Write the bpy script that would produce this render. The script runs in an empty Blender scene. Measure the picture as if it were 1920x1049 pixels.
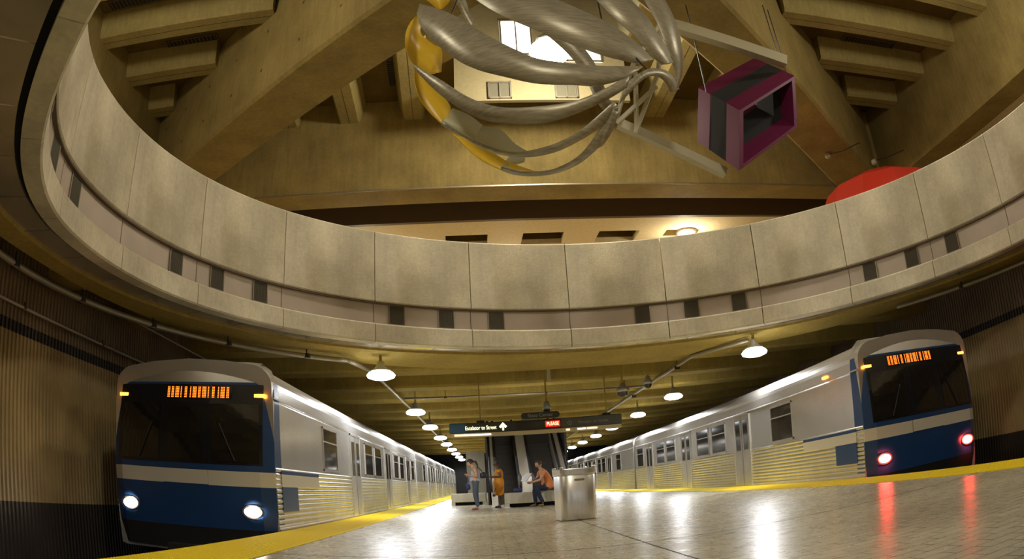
import bpy, bmesh, math, random
from mathutils import Vector, Matrix
random.seed(4)
SC = bpy.context.scene
COL = SC.collection
pi = math.pi
rad = math.radians

# ------------------------------------------------------------------ camera
cd = bpy.data.cameras.new('camera')
cam = bpy.data.objects.new('camera', cd)
COL.objects.link(cam)
SC.camera = cam
cd.type = 'PANO'                      # the photograph was taken with a fisheye lens
cd.sensor_fit = 'HORIZONTAL'
cd.sensor_width = 36
cd.sensor_height = 36*1049/1920
cd.panorama_type = 'FISHEYE_LENS_POLYNOMIAL'
cd.fisheye_fov = rad(175)
KM = 1000*36/1920                     # mm of sensor per 1000 px
LP = [0.6999353, -0.0013477, 0.1048849, -0.0348588]
cd.fisheye_polynomial_k0 = 0
cd.fisheye_polynomial_k1 = -LP[0]/KM
cd.fisheye_polynomial_k2 = -LP[1]/KM**2
cd.fisheye_polynomial_k3 = -LP[2]/KM**3
cd.fisheye_polynomial_k4 = -LP[3]/KM**4
cr, cu, cf = [Vector(v) for v in [[0.997842, -0.031523, -0.057599], [0.046851, -0.272794, 0.960931], [0.046004, 0.961556, 0.270728]]]
cam.matrix_world = Matrix(((cr.x, cu.x, -cf.x, 0), (cr.y, cu.y, -cf.y, 0), (cr.z, cu.z, -cf.z, 0.72), (0, 0, 0, 1)))

# ------------------------------------------------------------------ world, exposure
w = bpy.data.worlds.new('world')
SC.world = w
w.use_nodes = True
w.node_tree.nodes['Background'].inputs[0].default_value = (1.0, 0.82, 0.6, 1)
w.node_tree.nodes['Background'].inputs[1].default_value = 0.02
SC.view_settings.view_transform = 'Standard'
SC.view_settings.look = 'None'
SC.view_settings.exposure = 0.0
SC.view_settings.gamma = 1
SC.view_settings.use_curve_mapping = False
PLAT_W = 640      # watts of a platform lamp
ATR_W = 900       # watts of an atrium pendant
MEZ_W = 260

# ------------------------------------------------------------------ materials
MATS = {}
def newmat(name):
    m = bpy.data.materials.new(name)
    m.use_nodes = True
    nt = m.node_tree
    MATS[name] = m
    return m, nt, nt.nodes['Principled BSDF']
def plain(name, col, rough=.5, metal=0, spec=.5, emit=None, es=0, noise=0, nscale=8, bump=0, bscale=200, stretch=None):
    m, nt, b = newmat(name)
    b.inputs['Base Color'].default_value = (*col, 1)
    b.inputs['Roughness'].default_value = rough
    b.inputs['Metallic'].default_value = metal
    b.inputs['Specular IOR Level'].default_value = spec
    if emit:
        b.inputs['Emission Color'].default_value = (*emit, 1)
        b.inputs['Emission Strength'].default_value = es
    L = nt.links.new
    if noise or bump:
        tc = nt.nodes.new('ShaderNodeTexCoord')
        mp = nt.nodes.new('ShaderNodeMapping')
        if stretch: mp.inputs['Scale'].default_value = stretch
        L(tc.outputs['Object'], mp.inputs[0])
    if noise:
        n = nt.nodes.new('ShaderNodeTexNoise')
        n.inputs['Scale'].default_value = nscale
        n.inputs['Detail'].default_value = 6
        r = nt.nodes.new('ShaderNodeMapRange')
        r.inputs[1].default_value = .3; r.inputs[2].default_value = .7
        r.inputs[3].default_value = 1-noise; r.inputs[4].default_value = 1+noise
        mx = nt.nodes.new('ShaderNodeMix'); mx.data_type = 'RGBA'; mx.blend_type = 'MULTIPLY'
        mx.inputs[0].default_value = 1
        mx.inputs[6].default_value = (*col, 1)
        L(mp.outputs[0], n.inputs['Vector']); L(n.outputs[0], r.inputs[0]); L(r.outputs[0], mx.inputs[7])
        L(mx.outputs[2], b.inputs['Base Color'])
    if bump:
        n2 = nt.nodes.new('ShaderNodeTexNoise'); n2.inputs['Scale'].default_value = bscale
        bp = nt.nodes.new('ShaderNodeBump'); bp.inputs['Strength'].default_value = bump; bp.inputs['Distance'].default_value = .01
        L(mp.outputs[0], n2.inputs['Vector']); L(n2.outputs[0], bp.inputs['Height']); L(bp.outputs[0], b.inputs['Normal'])
    return m
def concrete(name, col, var=.16, pits=True, tie=None, rough=.8, streak=.1, stain=None):
    """board or panel cast concrete: blotches, vertical streaks, small air pits; tie = spacing of form tie holes"""
    m, nt, b = newmat(name)
    L = nt.links.new
    N = nt.nodes.new
    tc = N('ShaderNodeTexCoord')
    def noise(scale, sc=(1, 1, 1), detail=5):
        mp = N('ShaderNodeMapping'); mp.inputs['Scale'].default_value = sc
        n = N('ShaderNodeTexNoise'); n.inputs['Scale'].default_value = scale; n.inputs['Detail'].default_value = detail
        L(tc.outputs['Object'], mp.inputs[0]); L(mp.outputs[0], n.inputs['Vector'])
        return n.outputs[0]
    def rng(s, a, c, lo, hi):
        r = N('ShaderNodeMapRange'); L(s, r.inputs[0])
        for i, v in enumerate((a, c, lo, hi)): r.inputs[i+1].default_value = v
        return r.outputs[0]
    def mul(a, c):
        q = N('ShaderNodeMath'); q.operation = 'MULTIPLY'; L(a, q.inputs[0]); L(c, q.inputs[1]); return q.outputs[0]
    f = mul(rng(noise(.9), .3, .7, 1-var, 1+var), rng(noise(3.0, (3, 3, .35)), .3, .7, 1-streak, 1+streak))
    f = mul(f, rng(noise(14, (1, 1, 1), 8), .3, .7, .93, 1.07))
    if pits:
        v = N('ShaderNodeTexVoronoi'); v.inputs['Scale'].default_value = 9; v.inputs['Randomness'].default_value = 1
        L(tc.outputs['Object'], v.inputs['Vector'])
        f = mul(f, rng(v.outputs['Distance'], .035, .07, .45, 1))
    if tie:
        v = N('ShaderNodeTexVoronoi'); v.inputs['Scale'].default_value = 1/tie; v.inputs['Randomness'].default_value = .06
        L(tc.outputs['Object'], v.inputs['Vector'])
        f = mul(f, rng(v.outputs['Distance'], .03, .05, .3, 1))
    mx = N('ShaderNodeMix'); mx.data_type = 'RGBA'; mx.blend_type = 'MULTIPLY'; mx.inputs[0].default_value = 1
    mx.inputs[6].default_value = (*col, 1)
    if stain:
        m2 = N('ShaderNodeMix'); m2.data_type = 'RGBA'
        L(rng(noise(.6, (1, 1, .5)), .5, .68, 0, 1), m2.inputs[0])
        m2.inputs[6].default_value = (*col, 1); m2.inputs[7].default_value = (*stain, 1)
        L(m2.outputs[2], mx.inputs[6])
    L(f, mx.inputs[7]); L(mx.outputs[2], b.inputs['Base Color'])
    b.inputs['Roughness'].default_value = rough
    b.inputs['Specular IOR Level'].default_value = .25
    bp = N('ShaderNodeBump'); bp.inputs['Strength'].default_value = .25; bp.inputs['Distance'].default_value = .02
    L(noise(30), bp.inputs['Height']); L(bp.outputs[0], b.inputs['Normal'])
    return m

M_ring = concrete('pale_panel_concrete', (.65, .59, .455), stain=(.54, .48, .34), streak=.05, var=.2)
M_beam = concrete('tan_beam_concrete', (.27, .20, .068), tie=1.2, var=.2)
M_rib = concrete('rib_concrete', (.30, .235, .085), pits=False, var=.12)
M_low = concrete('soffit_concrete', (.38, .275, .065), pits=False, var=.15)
M_decklow = concrete('shade_toned_recess_concrete', (.11, .07, .012), pits=False, var=.2)  # darker than the ribs: shade of the recesses put into the colour
M_lip = concrete('lip_concrete', (.32, .25, .13), var=.2)
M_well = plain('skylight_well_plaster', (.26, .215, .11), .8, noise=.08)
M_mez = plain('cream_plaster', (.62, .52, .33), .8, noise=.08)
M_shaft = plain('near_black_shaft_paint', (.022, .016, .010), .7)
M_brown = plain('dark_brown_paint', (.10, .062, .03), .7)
M_bandmetal = plain('taupe_band_metal', (.46, .385, .32), .5, .1, noise=.06, nscale=2)
M_grille = plain('dark_grille', (.10, .085, .055), .6)
M_frame = plain('aluminium_frame', (.32, .28, .22), .4, .7)
M_soffitmetal = plain('glossy_soffit_metal', (.72, .64, .50), .22, .7, noise=.15, nscale=1.2)
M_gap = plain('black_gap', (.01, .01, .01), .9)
M_steel = plain('brushed_steel', (.78, .76, .73), .36, 1, noise=.1, nscale=6, stretch=(14, 14, .6))
M_train = plain('train_steel', (.80, .78, .75), .27, .8, noise=.06, nscale=2, bump=.06, bscale=6)
M_flute = plain('train_fluting_steel', (.70, .67, .63), .33, .8, noise=.08, nscale=3)
M_roof = plain('train_roof_steel', (.42, .39, .34), .5, .8)
M_under = plain('train_underframe', (.02, .018, .016), .7, .3)
M_blue = plain('deep_blue_paint', (.012, .05, .16), .3)
M_white = plain('cream_white_stripe', (.62, .58, .48), .35)
M_glass = plain('dark_glass', (.012, .011, .009), .04, 0, .8)
M_glass2 = plain('smoky_window_glass', (.05, .042, .032), .08, .1, .9)
M_mask = plain('black_gloss_mask', (.012, .013, .016), .15)
M_black = plain('black_rubber', (.012, .012, .012), .6)
M_yellow = plain('yellow_tactile', (.72, .54, .008), .75, spec=.12)
M_yellowdome = plain('yellow_dome', (.70, .50, .010), .7, spec=.15)
M_pipe = plain('painted_pipe', (.36, .32, .24), .35, .3)
M_bracket = plain('dark_bracket', (.05, .045, .04), .5, .6)
M_silver = plain('brushed_ribbon_steel', (.36, .325, .235), .42, .35, noise=.25, nscale=4, stretch=(1, 3, 9))
M_gold = plain('yellow_enamel', (.78, .50, .03), .35)
M_cream = plain('cream_enamel', (.52, .50, .32), .4)
M_truss = plain('off_white_steel', (.50, .46, .33), .4)
M_purple = plain('maroon_purple_enamel', (.125, .010, .05), .5, spec=.25)
M_violet = plain('violet_enamel', (.36, .065, .22), .38)
M_red = plain('red_enamel', (.50, .03, .012), .45)
M_sign = plain('sign_black', (.035, .033, .028), .4)
M_signgrey = plain('sign_grey', (.09, .09, .08), .4)
M_signblue = plain('sign_blue', (.03, .11, .22), .4)
M_sill = plain('sign_trough', (.55, .45, .24), .5)
M_txt = plain('sign_lit_text', (.9, .9, .7), .5, emit=(1, .95, .55), es=2.2)
M_txtdim = plain('sign_dim_text', (.28, .28, .25), .5)
M_txtgrey = plain('sign_grey_text', (.33, .37, .36), .5)
M_led = plain('led_red', (.8, .1, .05), .5, emit=(1, .22, .1), es=9)
M_ledback = plain('led_backing_red', (.5, .01, .01), .4, emit=(1, .02, .01), es=.9)
M_lens = plain('lamp_lens', (1, 1, 1), .3, emit=(.93, .95, 1.0), es=7)
M_lens2 = plain('atrium_lens', (1, 1, 1), .3, emit=(1, .97, .86), es=40)
M_lens3 = plain('mezzanine_lens', (1, 1, 1), .3, emit=(1, .9, .68), es=8)
M_shade = plain('lamp_shade', (.55, .56, .56), .3, .5)
M_day = plain('bright_skylight_pane', (1, 1, .9), .3, emit=(1, .96, .78), es=2.6)
M_greypane = plain('grey_pane', (.13, .12, .08), .3)
M_esc = plain('satin_escalator_steel', (.80, .78, .74), .42, .7)
M_head = plain('headlight_lens', (1, 1, 1), .2, emit=(1, .80, .62), es=60)
M_tail = plain('tail_light_lens', (1, .1, .05), .2, emit=(1, .035, .03), es=75)
M_orange = plain('orange_marker', (1, .3, .02), .3, emit=(1, .22, .015), es=14)
M_dots = plain('orange_led_sign', (1, .25, .02), .3, emit=(1, .16, .012), es=4)
M_skin = plain('skin_tan', (.50, .28, .17), .5)
M_skind = plain('skin_deep_brown', (.10, .045, .022), .45)
M_hair = plain('dark_hair', (.02, .013, .01), .6)
M_grey = plain('pale_grey_cloth', (.40, .43, .50), .85)
M_jean = plain('grey_denim', (.075, .095, .12), .9)
M_navy = plain('navy_denim', (.018, .025, .05), .9)
M_bag = plain('black_bag', (.015, .013, .013), .6)
M_navybag = plain('navy_bag', (.03, .04, .14), .6)
M_saff = plain('mustard_cloth', (.62, .25, .02), .85)
M_salmon = plain('orange_shirt_cloth', (.72, .24, .08), .85)
M_shoe = plain('reddish_shoe', (.30, .08, .05), .6)
M_shoe2 = plain('dark_shoe', (.05, .03, .025), .6)
M_shoe3 = plain('olive_shoe', (.20, .15, .05), .6)
M_paper = plain('white_paper', (.8, .8, .78), .8)
M_bench = concrete('bench_concrete', (.50, .45, .33), pits=False)
M_track = plain('track_ballast', (.03, .025, .018), .95, noise=.4, nscale=20)

def floor_mat():
    m, nt, b = newmat('platform_pavers')
    L = nt.links.new; N = nt.nodes.new
    tc = N('ShaderNodeTexCoord')
    br = N('ShaderNodeTexBrick')
    br.inputs['Scale'].default_value = 1
    br.inputs['Brick Width'].default_value = .30; br.inputs['Row Height'].default_value = .15
    br.inputs['Mortar Size'].default_value = .005; br.inputs['Mortar Smooth'].default_value = .3
    br.inputs['Color1'].default_value = (.47, .42, .29, 1)
    br.inputs['Color2'].default_value = (.42, .37, .25, 1)
    br.inputs['Mortar'].default_value = (.10, .08, .05, 1)
    L(tc.outputs['Object'], br.inputs['Vector'])
    n = N('ShaderNodeTexNoise'); n.inputs['Scale'].default_value = .7; n.inputs['Detail'].default_value = 6
    L(tc.outputs['Object'], n.inputs['Vector'])
    r = N('ShaderNodeMapRange'); L(n.outputs[0], r.inputs[0])
    for i, v in enumerate((.3, .7, .8, 1.15)): r.inputs[i+1].default_value = v
    mx = N('ShaderNodeMix'); mx.data_type = 'RGBA'; mx.blend_type = 'MULTIPLY'; mx.inputs[0].default_value = 1
    L(br.outputs[0], mx.inputs[6]); L(r.outputs[0], mx.inputs[7]); L(mx.outputs[2], b.inputs['Base Color'])
    n2 = N('ShaderNodeTexNoise'); n2.inputs['Scale'].default_value = 5; n2.inputs['Detail'].default_value = 5
    L(tc.outputs['Object'], n2.inputs['Vector'])
    r2 = N('ShaderNodeMapRange'); L(n2.outputs[0], r2.inputs[0])
    for i, v in enumerate((.3, .7, .24, .32)): r2.inputs[i+1].default_value = v
    L(r2.outputs[0], b.inputs['Roughness'])
    b.inputs['Specular IOR Level'].default_value = .6
    n3 = N('ShaderNodeTexNoise'); n3.inputs['Scale'].default_value = 9
    L(tc.outputs['Object'], n3.inputs['Vector'])
    ad = N('ShaderNodeMath'); ad.operation = 'MULTIPLY_ADD'; ad.inputs[1].default_value = -.6
    L(br.outputs['Fac'], ad.inputs[0]); L(n3.outputs[0], ad.inputs[2])
    bp = N('ShaderNodeBump'); bp.inputs['Strength'].default_value = .035; bp.inputs['Distance'].default_value = .01
    L(ad.outputs[0], bp.inputs['Height']); L(bp.outputs[0], b.inputs['Normal'])
    return m
M_floor = floor_mat()

def wall_mat():
    """ribbed tile wall: pale tile between z .05 and 2.95, black below and in the thin band above, tile over that dimmed as unlit"""
    m, nt, b = newmat('ribbed_wall_tile')
    L = nt.links.new; N = nt.nodes.new
    tc = N('ShaderNodeTexCoord'); sp = N('ShaderNodeSeparateXYZ'); L(tc.outputs['Object'], sp.inputs[0])
    cr_ = N('ShaderNodeValToRGB'); cr_.color_ramp.interpolation = 'CONSTANT'
    mr = N('ShaderNodeMapRange'); L(sp.outputs['Z'], mr.inputs[0])
    mr.inputs[1].default_value = -2; mr.inputs[2].default_value = 6; mr.inputs[3].default_value = 0; mr.inputs[4].default_value = 1
    e = cr_.color_ramp.elements
    e[0].position = 0; e[0].color = (.035, .027, .018, 1)
    e[1].position = (2+.10)/8; e[1].color = (.37, .275, .125, 1)
    for z, c in ((2.86, (.02, .015, .012, 1)), (3.05, (.20, .14, .075, 1))):  # tile above the black band darkened in colour to look unlit
        k = e.new((2+z)/8); k.color = c
    L(mr.outputs[0], cr_.inputs[0])
    n = N('ShaderNodeTexNoise'); n.inputs['Scale'].default_value = 1.2; L(tc.outputs['Object'], n.inputs['Vector'])
    r = N('ShaderNodeMapRange'); L(n.outputs[0], r.inputs[0])
    for i, v in enumerate((.3, .7, .8, 1.15)): r.inputs[i+1].default_value = v
    mx = N('ShaderNodeMix'); mx.data_type = 'RGBA'; mx.blend_type = 'MULTIPLY'; mx.inputs[0].default_value = 1
    L(cr_.outputs[0], mx.inputs[6]); L(r.outputs[0], mx.inputs[7]); L(mx.outputs[2], b.inputs['Base Color'])
    b.inputs['Roughness'].default_value = .45
    return m
M_wall = wall_mat()

# ------------------------------------------------------------------ mesh helpers
def link(name, me, mat=None, parent=None, loc=(0, 0, 0), rotz=0, smooth=False):
    o = bpy.data.objects.new(name, me)
    COL.objects.link(o)
    o.location = loc; o.rotation_euler = (0, 0, rotz)
    if parent: o.parent = parent
    if mat and not me.materials: me.materials.append(mat)
    if smooth:
        for p_ in me.polygons: p_.use_smooth = True
    return o
class MB:
    def __init__(s): s.v = []; s.f = []; s.mi = []
    def add(s, vs, fs, mi=0):
        b = len(s.v); s.v += [tuple(v) for v in vs]
        s.f += [tuple(b+i for i in f) for f in fs]; s.mi += [mi]*len(fs)
        return s
    def box(s, x0, x1, y0, y1, z0, z1, M=None, mi=0):
        vs = [Vector((x, y, z)) for x in (x0, x1) for y in (y0, y1) for z in (z0, z1)]
        if M: vs = [M @ v for v in vs]
        return s.add(vs, [(0, 1, 3, 2), (4, 6, 7, 5), (0, 4, 5, 1), (2, 3, 7, 6), (0, 2, 6, 4), (1, 5, 7, 3)], mi)
    def tube(s, pts, r, n=10, cap=True, mi=0):
        pts = [Vector(p) for p in pts]
        rs = r if isinstance(r, (list, tuple)) else [r]*len(pts)
        rings = []
        up = None
        for i, p in enumerate(pts):
            d = (pts[min(i+1, len(pts)-1)]-pts[max(i-1, 0)]).normalized()
            if up is None:
                up = Vector((0, 0, 1)) if abs(d.z) < .9 else Vector((1, 0, 0))
            a = d.cross(up).normalized(); c = a.cross(d).normalized(); up = c
            rings.append([p+a*rs[i]*math.cos(t*2*pi/n)+c*rs[i]*math.sin(t*2*pi/n) for t in range(n)])
        vs = [v for q in rings for v in q]
        fs = [(i*n+j, i*n+(j+1) % n, (i+1)*n+(j+1) % n, (i+1)*n+j) for i in range(len(pts)-1) for j in range(n)]
        if cap: fs += [tuple(range(n))[::-1], tuple((len(pts)-1)*n+j for j in range(n))]
        return s.add(vs, fs, mi)
    def lathe(s, prof, n=24, c=(0, 0, 0), mi=0):
        vs = [(c[0]+r*math.cos(t*2*pi/n), c[1]+r*math.sin(t*2*pi/n), c[2]+z) for r, z in prof for t in range(n)]
        fs = [(i*n+j, i*n+(j+1) % n, (i+1)*n+(j+1) % n, (i+1)*n+j) for i in range(len(prof)-1) for j in range(n)]
        return s.add(vs, fs, mi)
    def arc(s, r0, r1, z0, z1, a0, a1, n=8, c=(0, 0), mi=0, df=None):
        """annular block, angles clockwise from +y"""
        vs = []
        for i in range(n+1):
            a = a0+(a1-a0)*i/n
            e = df(a) if df else 0
            for r, z in ((r0, z0), (r1, z0), (r1, z1), (r0, z1)):
                vs.append((c[0]+(r+e)*math.sin(a), c[1]+(r+e)*math.cos(a), z))
        fs = [(4*i+j, 4*i+(j+1) % 4, 4*i+4+(j+1) % 4, 4*i+4+j) for i in range(n) for j in range(4)]
        if abs(a1-a0) < 2*pi-.001: fs += [(3, 2, 1, 0), (4*n, 4*n+1, 4*n+2, 4*n+3)]
        return s.add(vs, fs, mi)
    def mesh(s, name='m', recalc=True):
        me = bpy.data.meshes.new(name)
        me.from_pydata(s.v, [], s.f)
        if recalc:
            bm = bmesh.new(); bm.from_mesh(me)
            bmesh.ops.recalc_face_normals(bm, faces=bm.faces)
            bm.to_mesh(me); bm.free()
        return me
    def build(s, name, mat, parent=None, smooth=False, recalc=True, loc=(0, 0, 0), rotz=0):
        me = s.mesh(name, recalc)
        mats = mat if isinstance(mat, list) else [mat]
        for m_ in mats: me.materials.append(m_)
        for p_, i in zip(me.polygons, s.mi): p_.material_index = i
        return link(name, me, None, parent, loc, rotz, smooth)
def tag(o, label=None, cat=None, group=None, kind=None):
    if label: o['label'] = label
    if cat: o['category'] = cat
    if group: o['group'] = group
    if kind: o['kind'] = kind
    return o
def struct(o, label, cat='structure'):
    return tag(o, label, cat, kind='structure')
def thing(name, label, cat, loc=(0, 0, 0), rotz=0, group=None):
    o = bpy.data.objects.new(name, None); COL.objects.link(o)
    o.empty_display_size = .2
    o.location = loc; o.rotation_euler = (0, 0, rotz)
    return tag(o, label, cat, group)
def copy_tree(o, parent=None):
    c = o.copy(); COL.objects.link(c); c.parent = parent
    for ch in o.children: copy_tree(ch, c)
    return c
def bevel(o, w=.01, seg=2, ang=30):
    md = o.modifiers.new('bevel', 'BEVEL'); md.width = w; md.segments = seg; md.limit_method = 'ANGLE'; md.angle_limit = rad(ang)
    return o
def text_mesh(name, txt, size, mat, parent, M, extrude=.004, font_bold=False, sx=1):
    cu_ = bpy.data.curves.new(name, 'FONT')
    cu_.body = txt; cu_.size = size; cu_.extrude = extrude; cu_.align_x = 'CENTER'; cu_.align_y = 'CENTER'
    if font_bold: cu_.offset = size*.012
    t = bpy.data.objects.new(name, cu_); COL.objects.link(t)
    dg = bpy.context.evaluated_depsgraph_get(); dg.update()
    me = bpy.data.meshes.new_from_object(t.evaluated_get(dg))
    bpy.data.objects.remove(t); bpy.data.curves.remove(cu_)
    me.transform(Matrix.Diagonal((sx, 1, 1, 1)))
    me.transform(M)
    me.materials.clear(); me.materials.append(mat)
    return link(name, me, None, parent)
FACE_S = Matrix.Rotation(pi/2, 4, 'X')   # text standing up, read from -y side

# ------------------------------------------------------------------ key dimensions (metres)
XL, XR = -3.2, 7.03          # platform edges
WL, WR = -7.6, 12.6          # tunnel walls
Y0, Y1 = -9.0, 78.0
RCX, RCY, RR = 2.662, 9.525, 8.492
ZT, ZU, ZL, ZB = 6.657, 4.977, 4.484, 4.054
DPH = rad(16.504); PH0 = rad(-118.4775)
AX, AY, AR = 2.1, 9.5, rad(2.0)       # atrium frame centre and turn
ZBM, ZRB, ZCE = 10.0, 12.54, 13.3

# ------------------------------------------------------------------ floor, track beds, walls
m = MB(); m.box(XL, XR, Y0, Y1, -.35, 0)
struct(m.build('floor', M_floor), 'beige paver platform floor between the two tracks', 'floor')
# control joints sawn in the pavers
m = MB()
for x in (1.52,): m.box(x-.008, x+.008, Y0, Y1, -.0005, .0015)
for y in (-1.6, 7.35, 16.3, 25.2, 34.2): m.box(XL+.95, XR-1.02, y-.008, y+.008, -.0005, .0015)
struct(m.build('trim_1', M_gap), 'thin dark control joints in the platform floor', 'floor joint')
for nm, x0, x1, k in (('floor', WL, XL+.5, 'left'), ('floor', XR-.5, WR, 'right')):
    m = MB(); m.box(x0, x1, Y0, Y1, -1.35, -1.15)
    struct(m.build('floor', M_track), 'dark track bed under the %s train' % k, 'floor')
for x0, x1, k in ((XL+.35, XL+.5, 2), (XR-.5, XR-.35, 3)):
    m = MB(); m.box(x0, x1, Y0, Y1, -1.15, -.35)
    struct(m.build('trim_%d' % k, M_gap), 'dark platform under-wall beside the %s track' % ('left' if k == 2 else 'right'), 'trim')

def ribbed_wall(name, xw, sgn, label):
    vs = []; fs = []
    zs = (-1.2, .1, 2.86, 3.05, 4.75)
    y = Y0; prof = []
    while y < Y1:
        prof += [(0, y), (0, y+.075), (.03, y+.085), (.03, y+.11)]
        y += .12
    for d, yy in prof:
        for z in zs:
            vs.append((xw-sgn*d*0+sgn*(-d), yy, z))
    nz = len(zs)
    for i in range(len(prof)-1):
        for j in range(nz-1):
            fs.append((i*nz+j, i*nz+j+1, (i+1)*nz+j+1, (i+1)*nz+j))
    m = MB(); m.add([(v[0], v[1], v[2]) for v in vs], fs)
    m.box(xw+(.001 if sgn > 0 else -.25)-0, xw+(.25 if sgn > 0 else -.001), Y0, Y1, -1.2, 4.75)
    return struct(m.build(name, M_wall, recalc=False), label, 'wall')
ribbed_wall('wall_left', WL, -1, 'vertically ribbed tile wall behind the left train')
ribbed_wall('wall_right', WR, 1, 'vertically ribbed tile wall behind the right train')
for nm, y, lb in (('wall_far', Y1, 'dark tunnel end wall far along the platform'), ('wall_near', Y0-.2, 'dark end wall behind the viewer')):
    m = MB(); m.box(WL, WR, y, y+.2, -1.2, 4.75)
    struct(m.build(nm, M_gap), lb, 'wall')

def pipe_run(name, pts, r, label, mat=M_pipe, clips=None, group=None, fit=.5):
    t = thing(name, label, 'pipe', pts[0], group=group)
    o = Vector(pts[0])
    MB().tube([Vector(p)-o for p in pts], r).build('pipe', mat, t, smooth=True)
    for c in clips or []:
        c = Vector(c)-o
        q = MB(); q.lathe([(r*1.6, -r*.9), (r*1.6, r*.9)], 10, c); q.box(c.x-.012, c.x+.012, c.y-.012, c.y+.012, c.z, c.z+fit)
        q.build('pipe_clamp', M_bracket, t)
    return t

# ------------------------------------------------------------------ yellow tactile strips
def tactile(x0, x1, side, ny0, ny1):
    t = thing('tactile_strip', 'yellow dimpled warning strip along the %s platform edge' % side, 'warning strip', ((x0+x1)/2, 0, 0))
    a = (x1-x0)/2
    m = MB(); m.box(-a, a, Y0, Y1, 0, .008)
    m.build('strip', M_yellow, t)
    m = MB()
    y = ny0
    while y < ny1:
        x = -a+.03
        while x < a-.02:
            r, r2 = .018, .011
            vs = [(x+sx*r, y+sy*r, .008) for sx, sy in ((-1, -1), (1, -1), (1, 1), (-1, 1))] + [(x+sx*r2, y+sy*r2, .0145) for sx, sy in ((-1, -1), (1, -1), (1, 1), (-1, 1))]
            m.add(vs, [(4, 5, 6, 7), (0, 1, 5, 4), (1, 2, 6, 5), (2, 3, 7, 6), (3, 0, 4, 7)])
            x += .06
        y += .06
    tag(m.build('domes', M_yellowdome, t), kind='stuff')
tactile(XL, XL+.93, 'left', 3.5, 20)
tactile(XR-1.0, XR, 'right', 6.5, 20)

# ------------------------------------------------------------------ lower ceiling: deck, ribs, ring edge beam
def rect_hit(a, c, x0, x1, y0, y1):
    dx, dy = math.sin(a), math.cos(a)
    ts = []
    if dx > 1e-9: ts.append((x1-c[0])/dx)
    if dx < -1e-9: ts.append((x0-c[0])/dx)
    if dy > 1e-9: ts.append((y1-c[1])/dy)
    if dy < -1e-9: ts.append((y0-c[1])/dy)
    t = min(ts)
    return c[0]+dx*t, c[1]+dy*t
angs = sorted(set([2*pi*i/144 for i in range(144)] + [math.atan2(x-RCX, y-RCY) % (2*pi) for x in (WL-.2, WR+.2) for y in (Y0, Y1)]))
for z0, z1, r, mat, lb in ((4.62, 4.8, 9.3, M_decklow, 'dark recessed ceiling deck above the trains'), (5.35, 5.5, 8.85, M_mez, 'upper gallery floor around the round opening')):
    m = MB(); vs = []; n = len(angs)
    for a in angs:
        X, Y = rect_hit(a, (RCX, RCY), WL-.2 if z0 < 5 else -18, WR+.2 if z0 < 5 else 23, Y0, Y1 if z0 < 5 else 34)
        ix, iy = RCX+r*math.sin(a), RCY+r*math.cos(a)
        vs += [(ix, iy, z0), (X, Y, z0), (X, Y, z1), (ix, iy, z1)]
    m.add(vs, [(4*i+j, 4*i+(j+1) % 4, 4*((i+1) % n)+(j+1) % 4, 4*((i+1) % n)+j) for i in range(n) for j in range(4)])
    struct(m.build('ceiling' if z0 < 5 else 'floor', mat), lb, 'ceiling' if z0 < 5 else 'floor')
# ring edge beam: inner radius 9.45, outer edge fuller towards the ends of the platform
def rout(a): return 9.75+1.6*abs(math.cos(a))**1.6
m = MB(); vs = []; n = 144
for i in range(n):
    a = 2*pi*i/n
    for r, z in ((9.42, 4.05), (rout(a), 4.0), (rout(a), 4.62), (9.42, 4.62)):
        vs.append((RCX+r*math.sin(a), RCY+r*math.cos(a), z))
m.add(vs, [(4*i+j, 4*i+(j+1) % 4, 4*((i+1) % n)+(j+1) % 4, 4*((i+1) % n)+j) for i in range(n) for j in range(4)])
struct(m.build('trim_4', M_low), 'tan concrete edge beam around the round opening', 'beam')
ORD = ['first', 'second', 'third', 'fourth', 'fifth', 'sixth', 'seventh', 'eighth', 'ninth', 'tenth', 'eleventh', 'twelfth', 'thirteenth', 'fourteenth', 'fifteenth', 'sixteenth']
rib_no = {}
# cross ribs, cut away where the round opening is
RIBW = .92
ys = [24.13+3.45*k for k in range(-9, 15)]
for k, y in enumerate(ys):
    segs = []
    yy = min(abs(y-RCY), abs(y+RIBW-RCY)) if not (y < RCY < y+RIBW) else 0
    if yy < 11.0:
        lo = hi = None
        x = 0
        while True:   # outer edge of the ring beam at this row
            a = math.atan2(x, yy if y > RCY-.4 else -yy)
            if math.hypot(x, yy) > rout(a)-.15: break
            x += .05
        segs = [(WL, RCX-x), (RCX+x, WR)]
    else: segs = [(WL, WR)]
    for a, b in segs:
        m = MB()
        if b-a > .1:
            v = []
            for X in (a, b):
                for yy2, z in ((y-.1, 4.62), (y, 4.12), (y+.05, 4.05), (y+RIBW-.05, 4.05), (y+RIBW, 4.12), (y+RIBW+.1, 4.62)): v.append((X, yy2, z))
            m.add(v, [(i, (i+1) % 6, 6+(i+1) % 6, 6+i) for i in range(6)]+[(5, 4, 3, 2, 1, 0), (6, 7, 8, 9, 10, 11)])
        if m.v:
            where = 'far beyond the round opening' if y > 21 else 'behind the viewer' if y < -1 else 'left of the round opening' if a < 0 else 'right of the round opening'
            t = m.build('ceiling_rib', M_low)
            rib_no[where] = rib_no.get(where, 0)+1
            tag(t, 'tan cross rib under the low ceiling, %s one %s from near' % (ORD[rib_no[where]-1], where), 'ceiling rib', group='low ceiling ribs, '+where)

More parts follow.
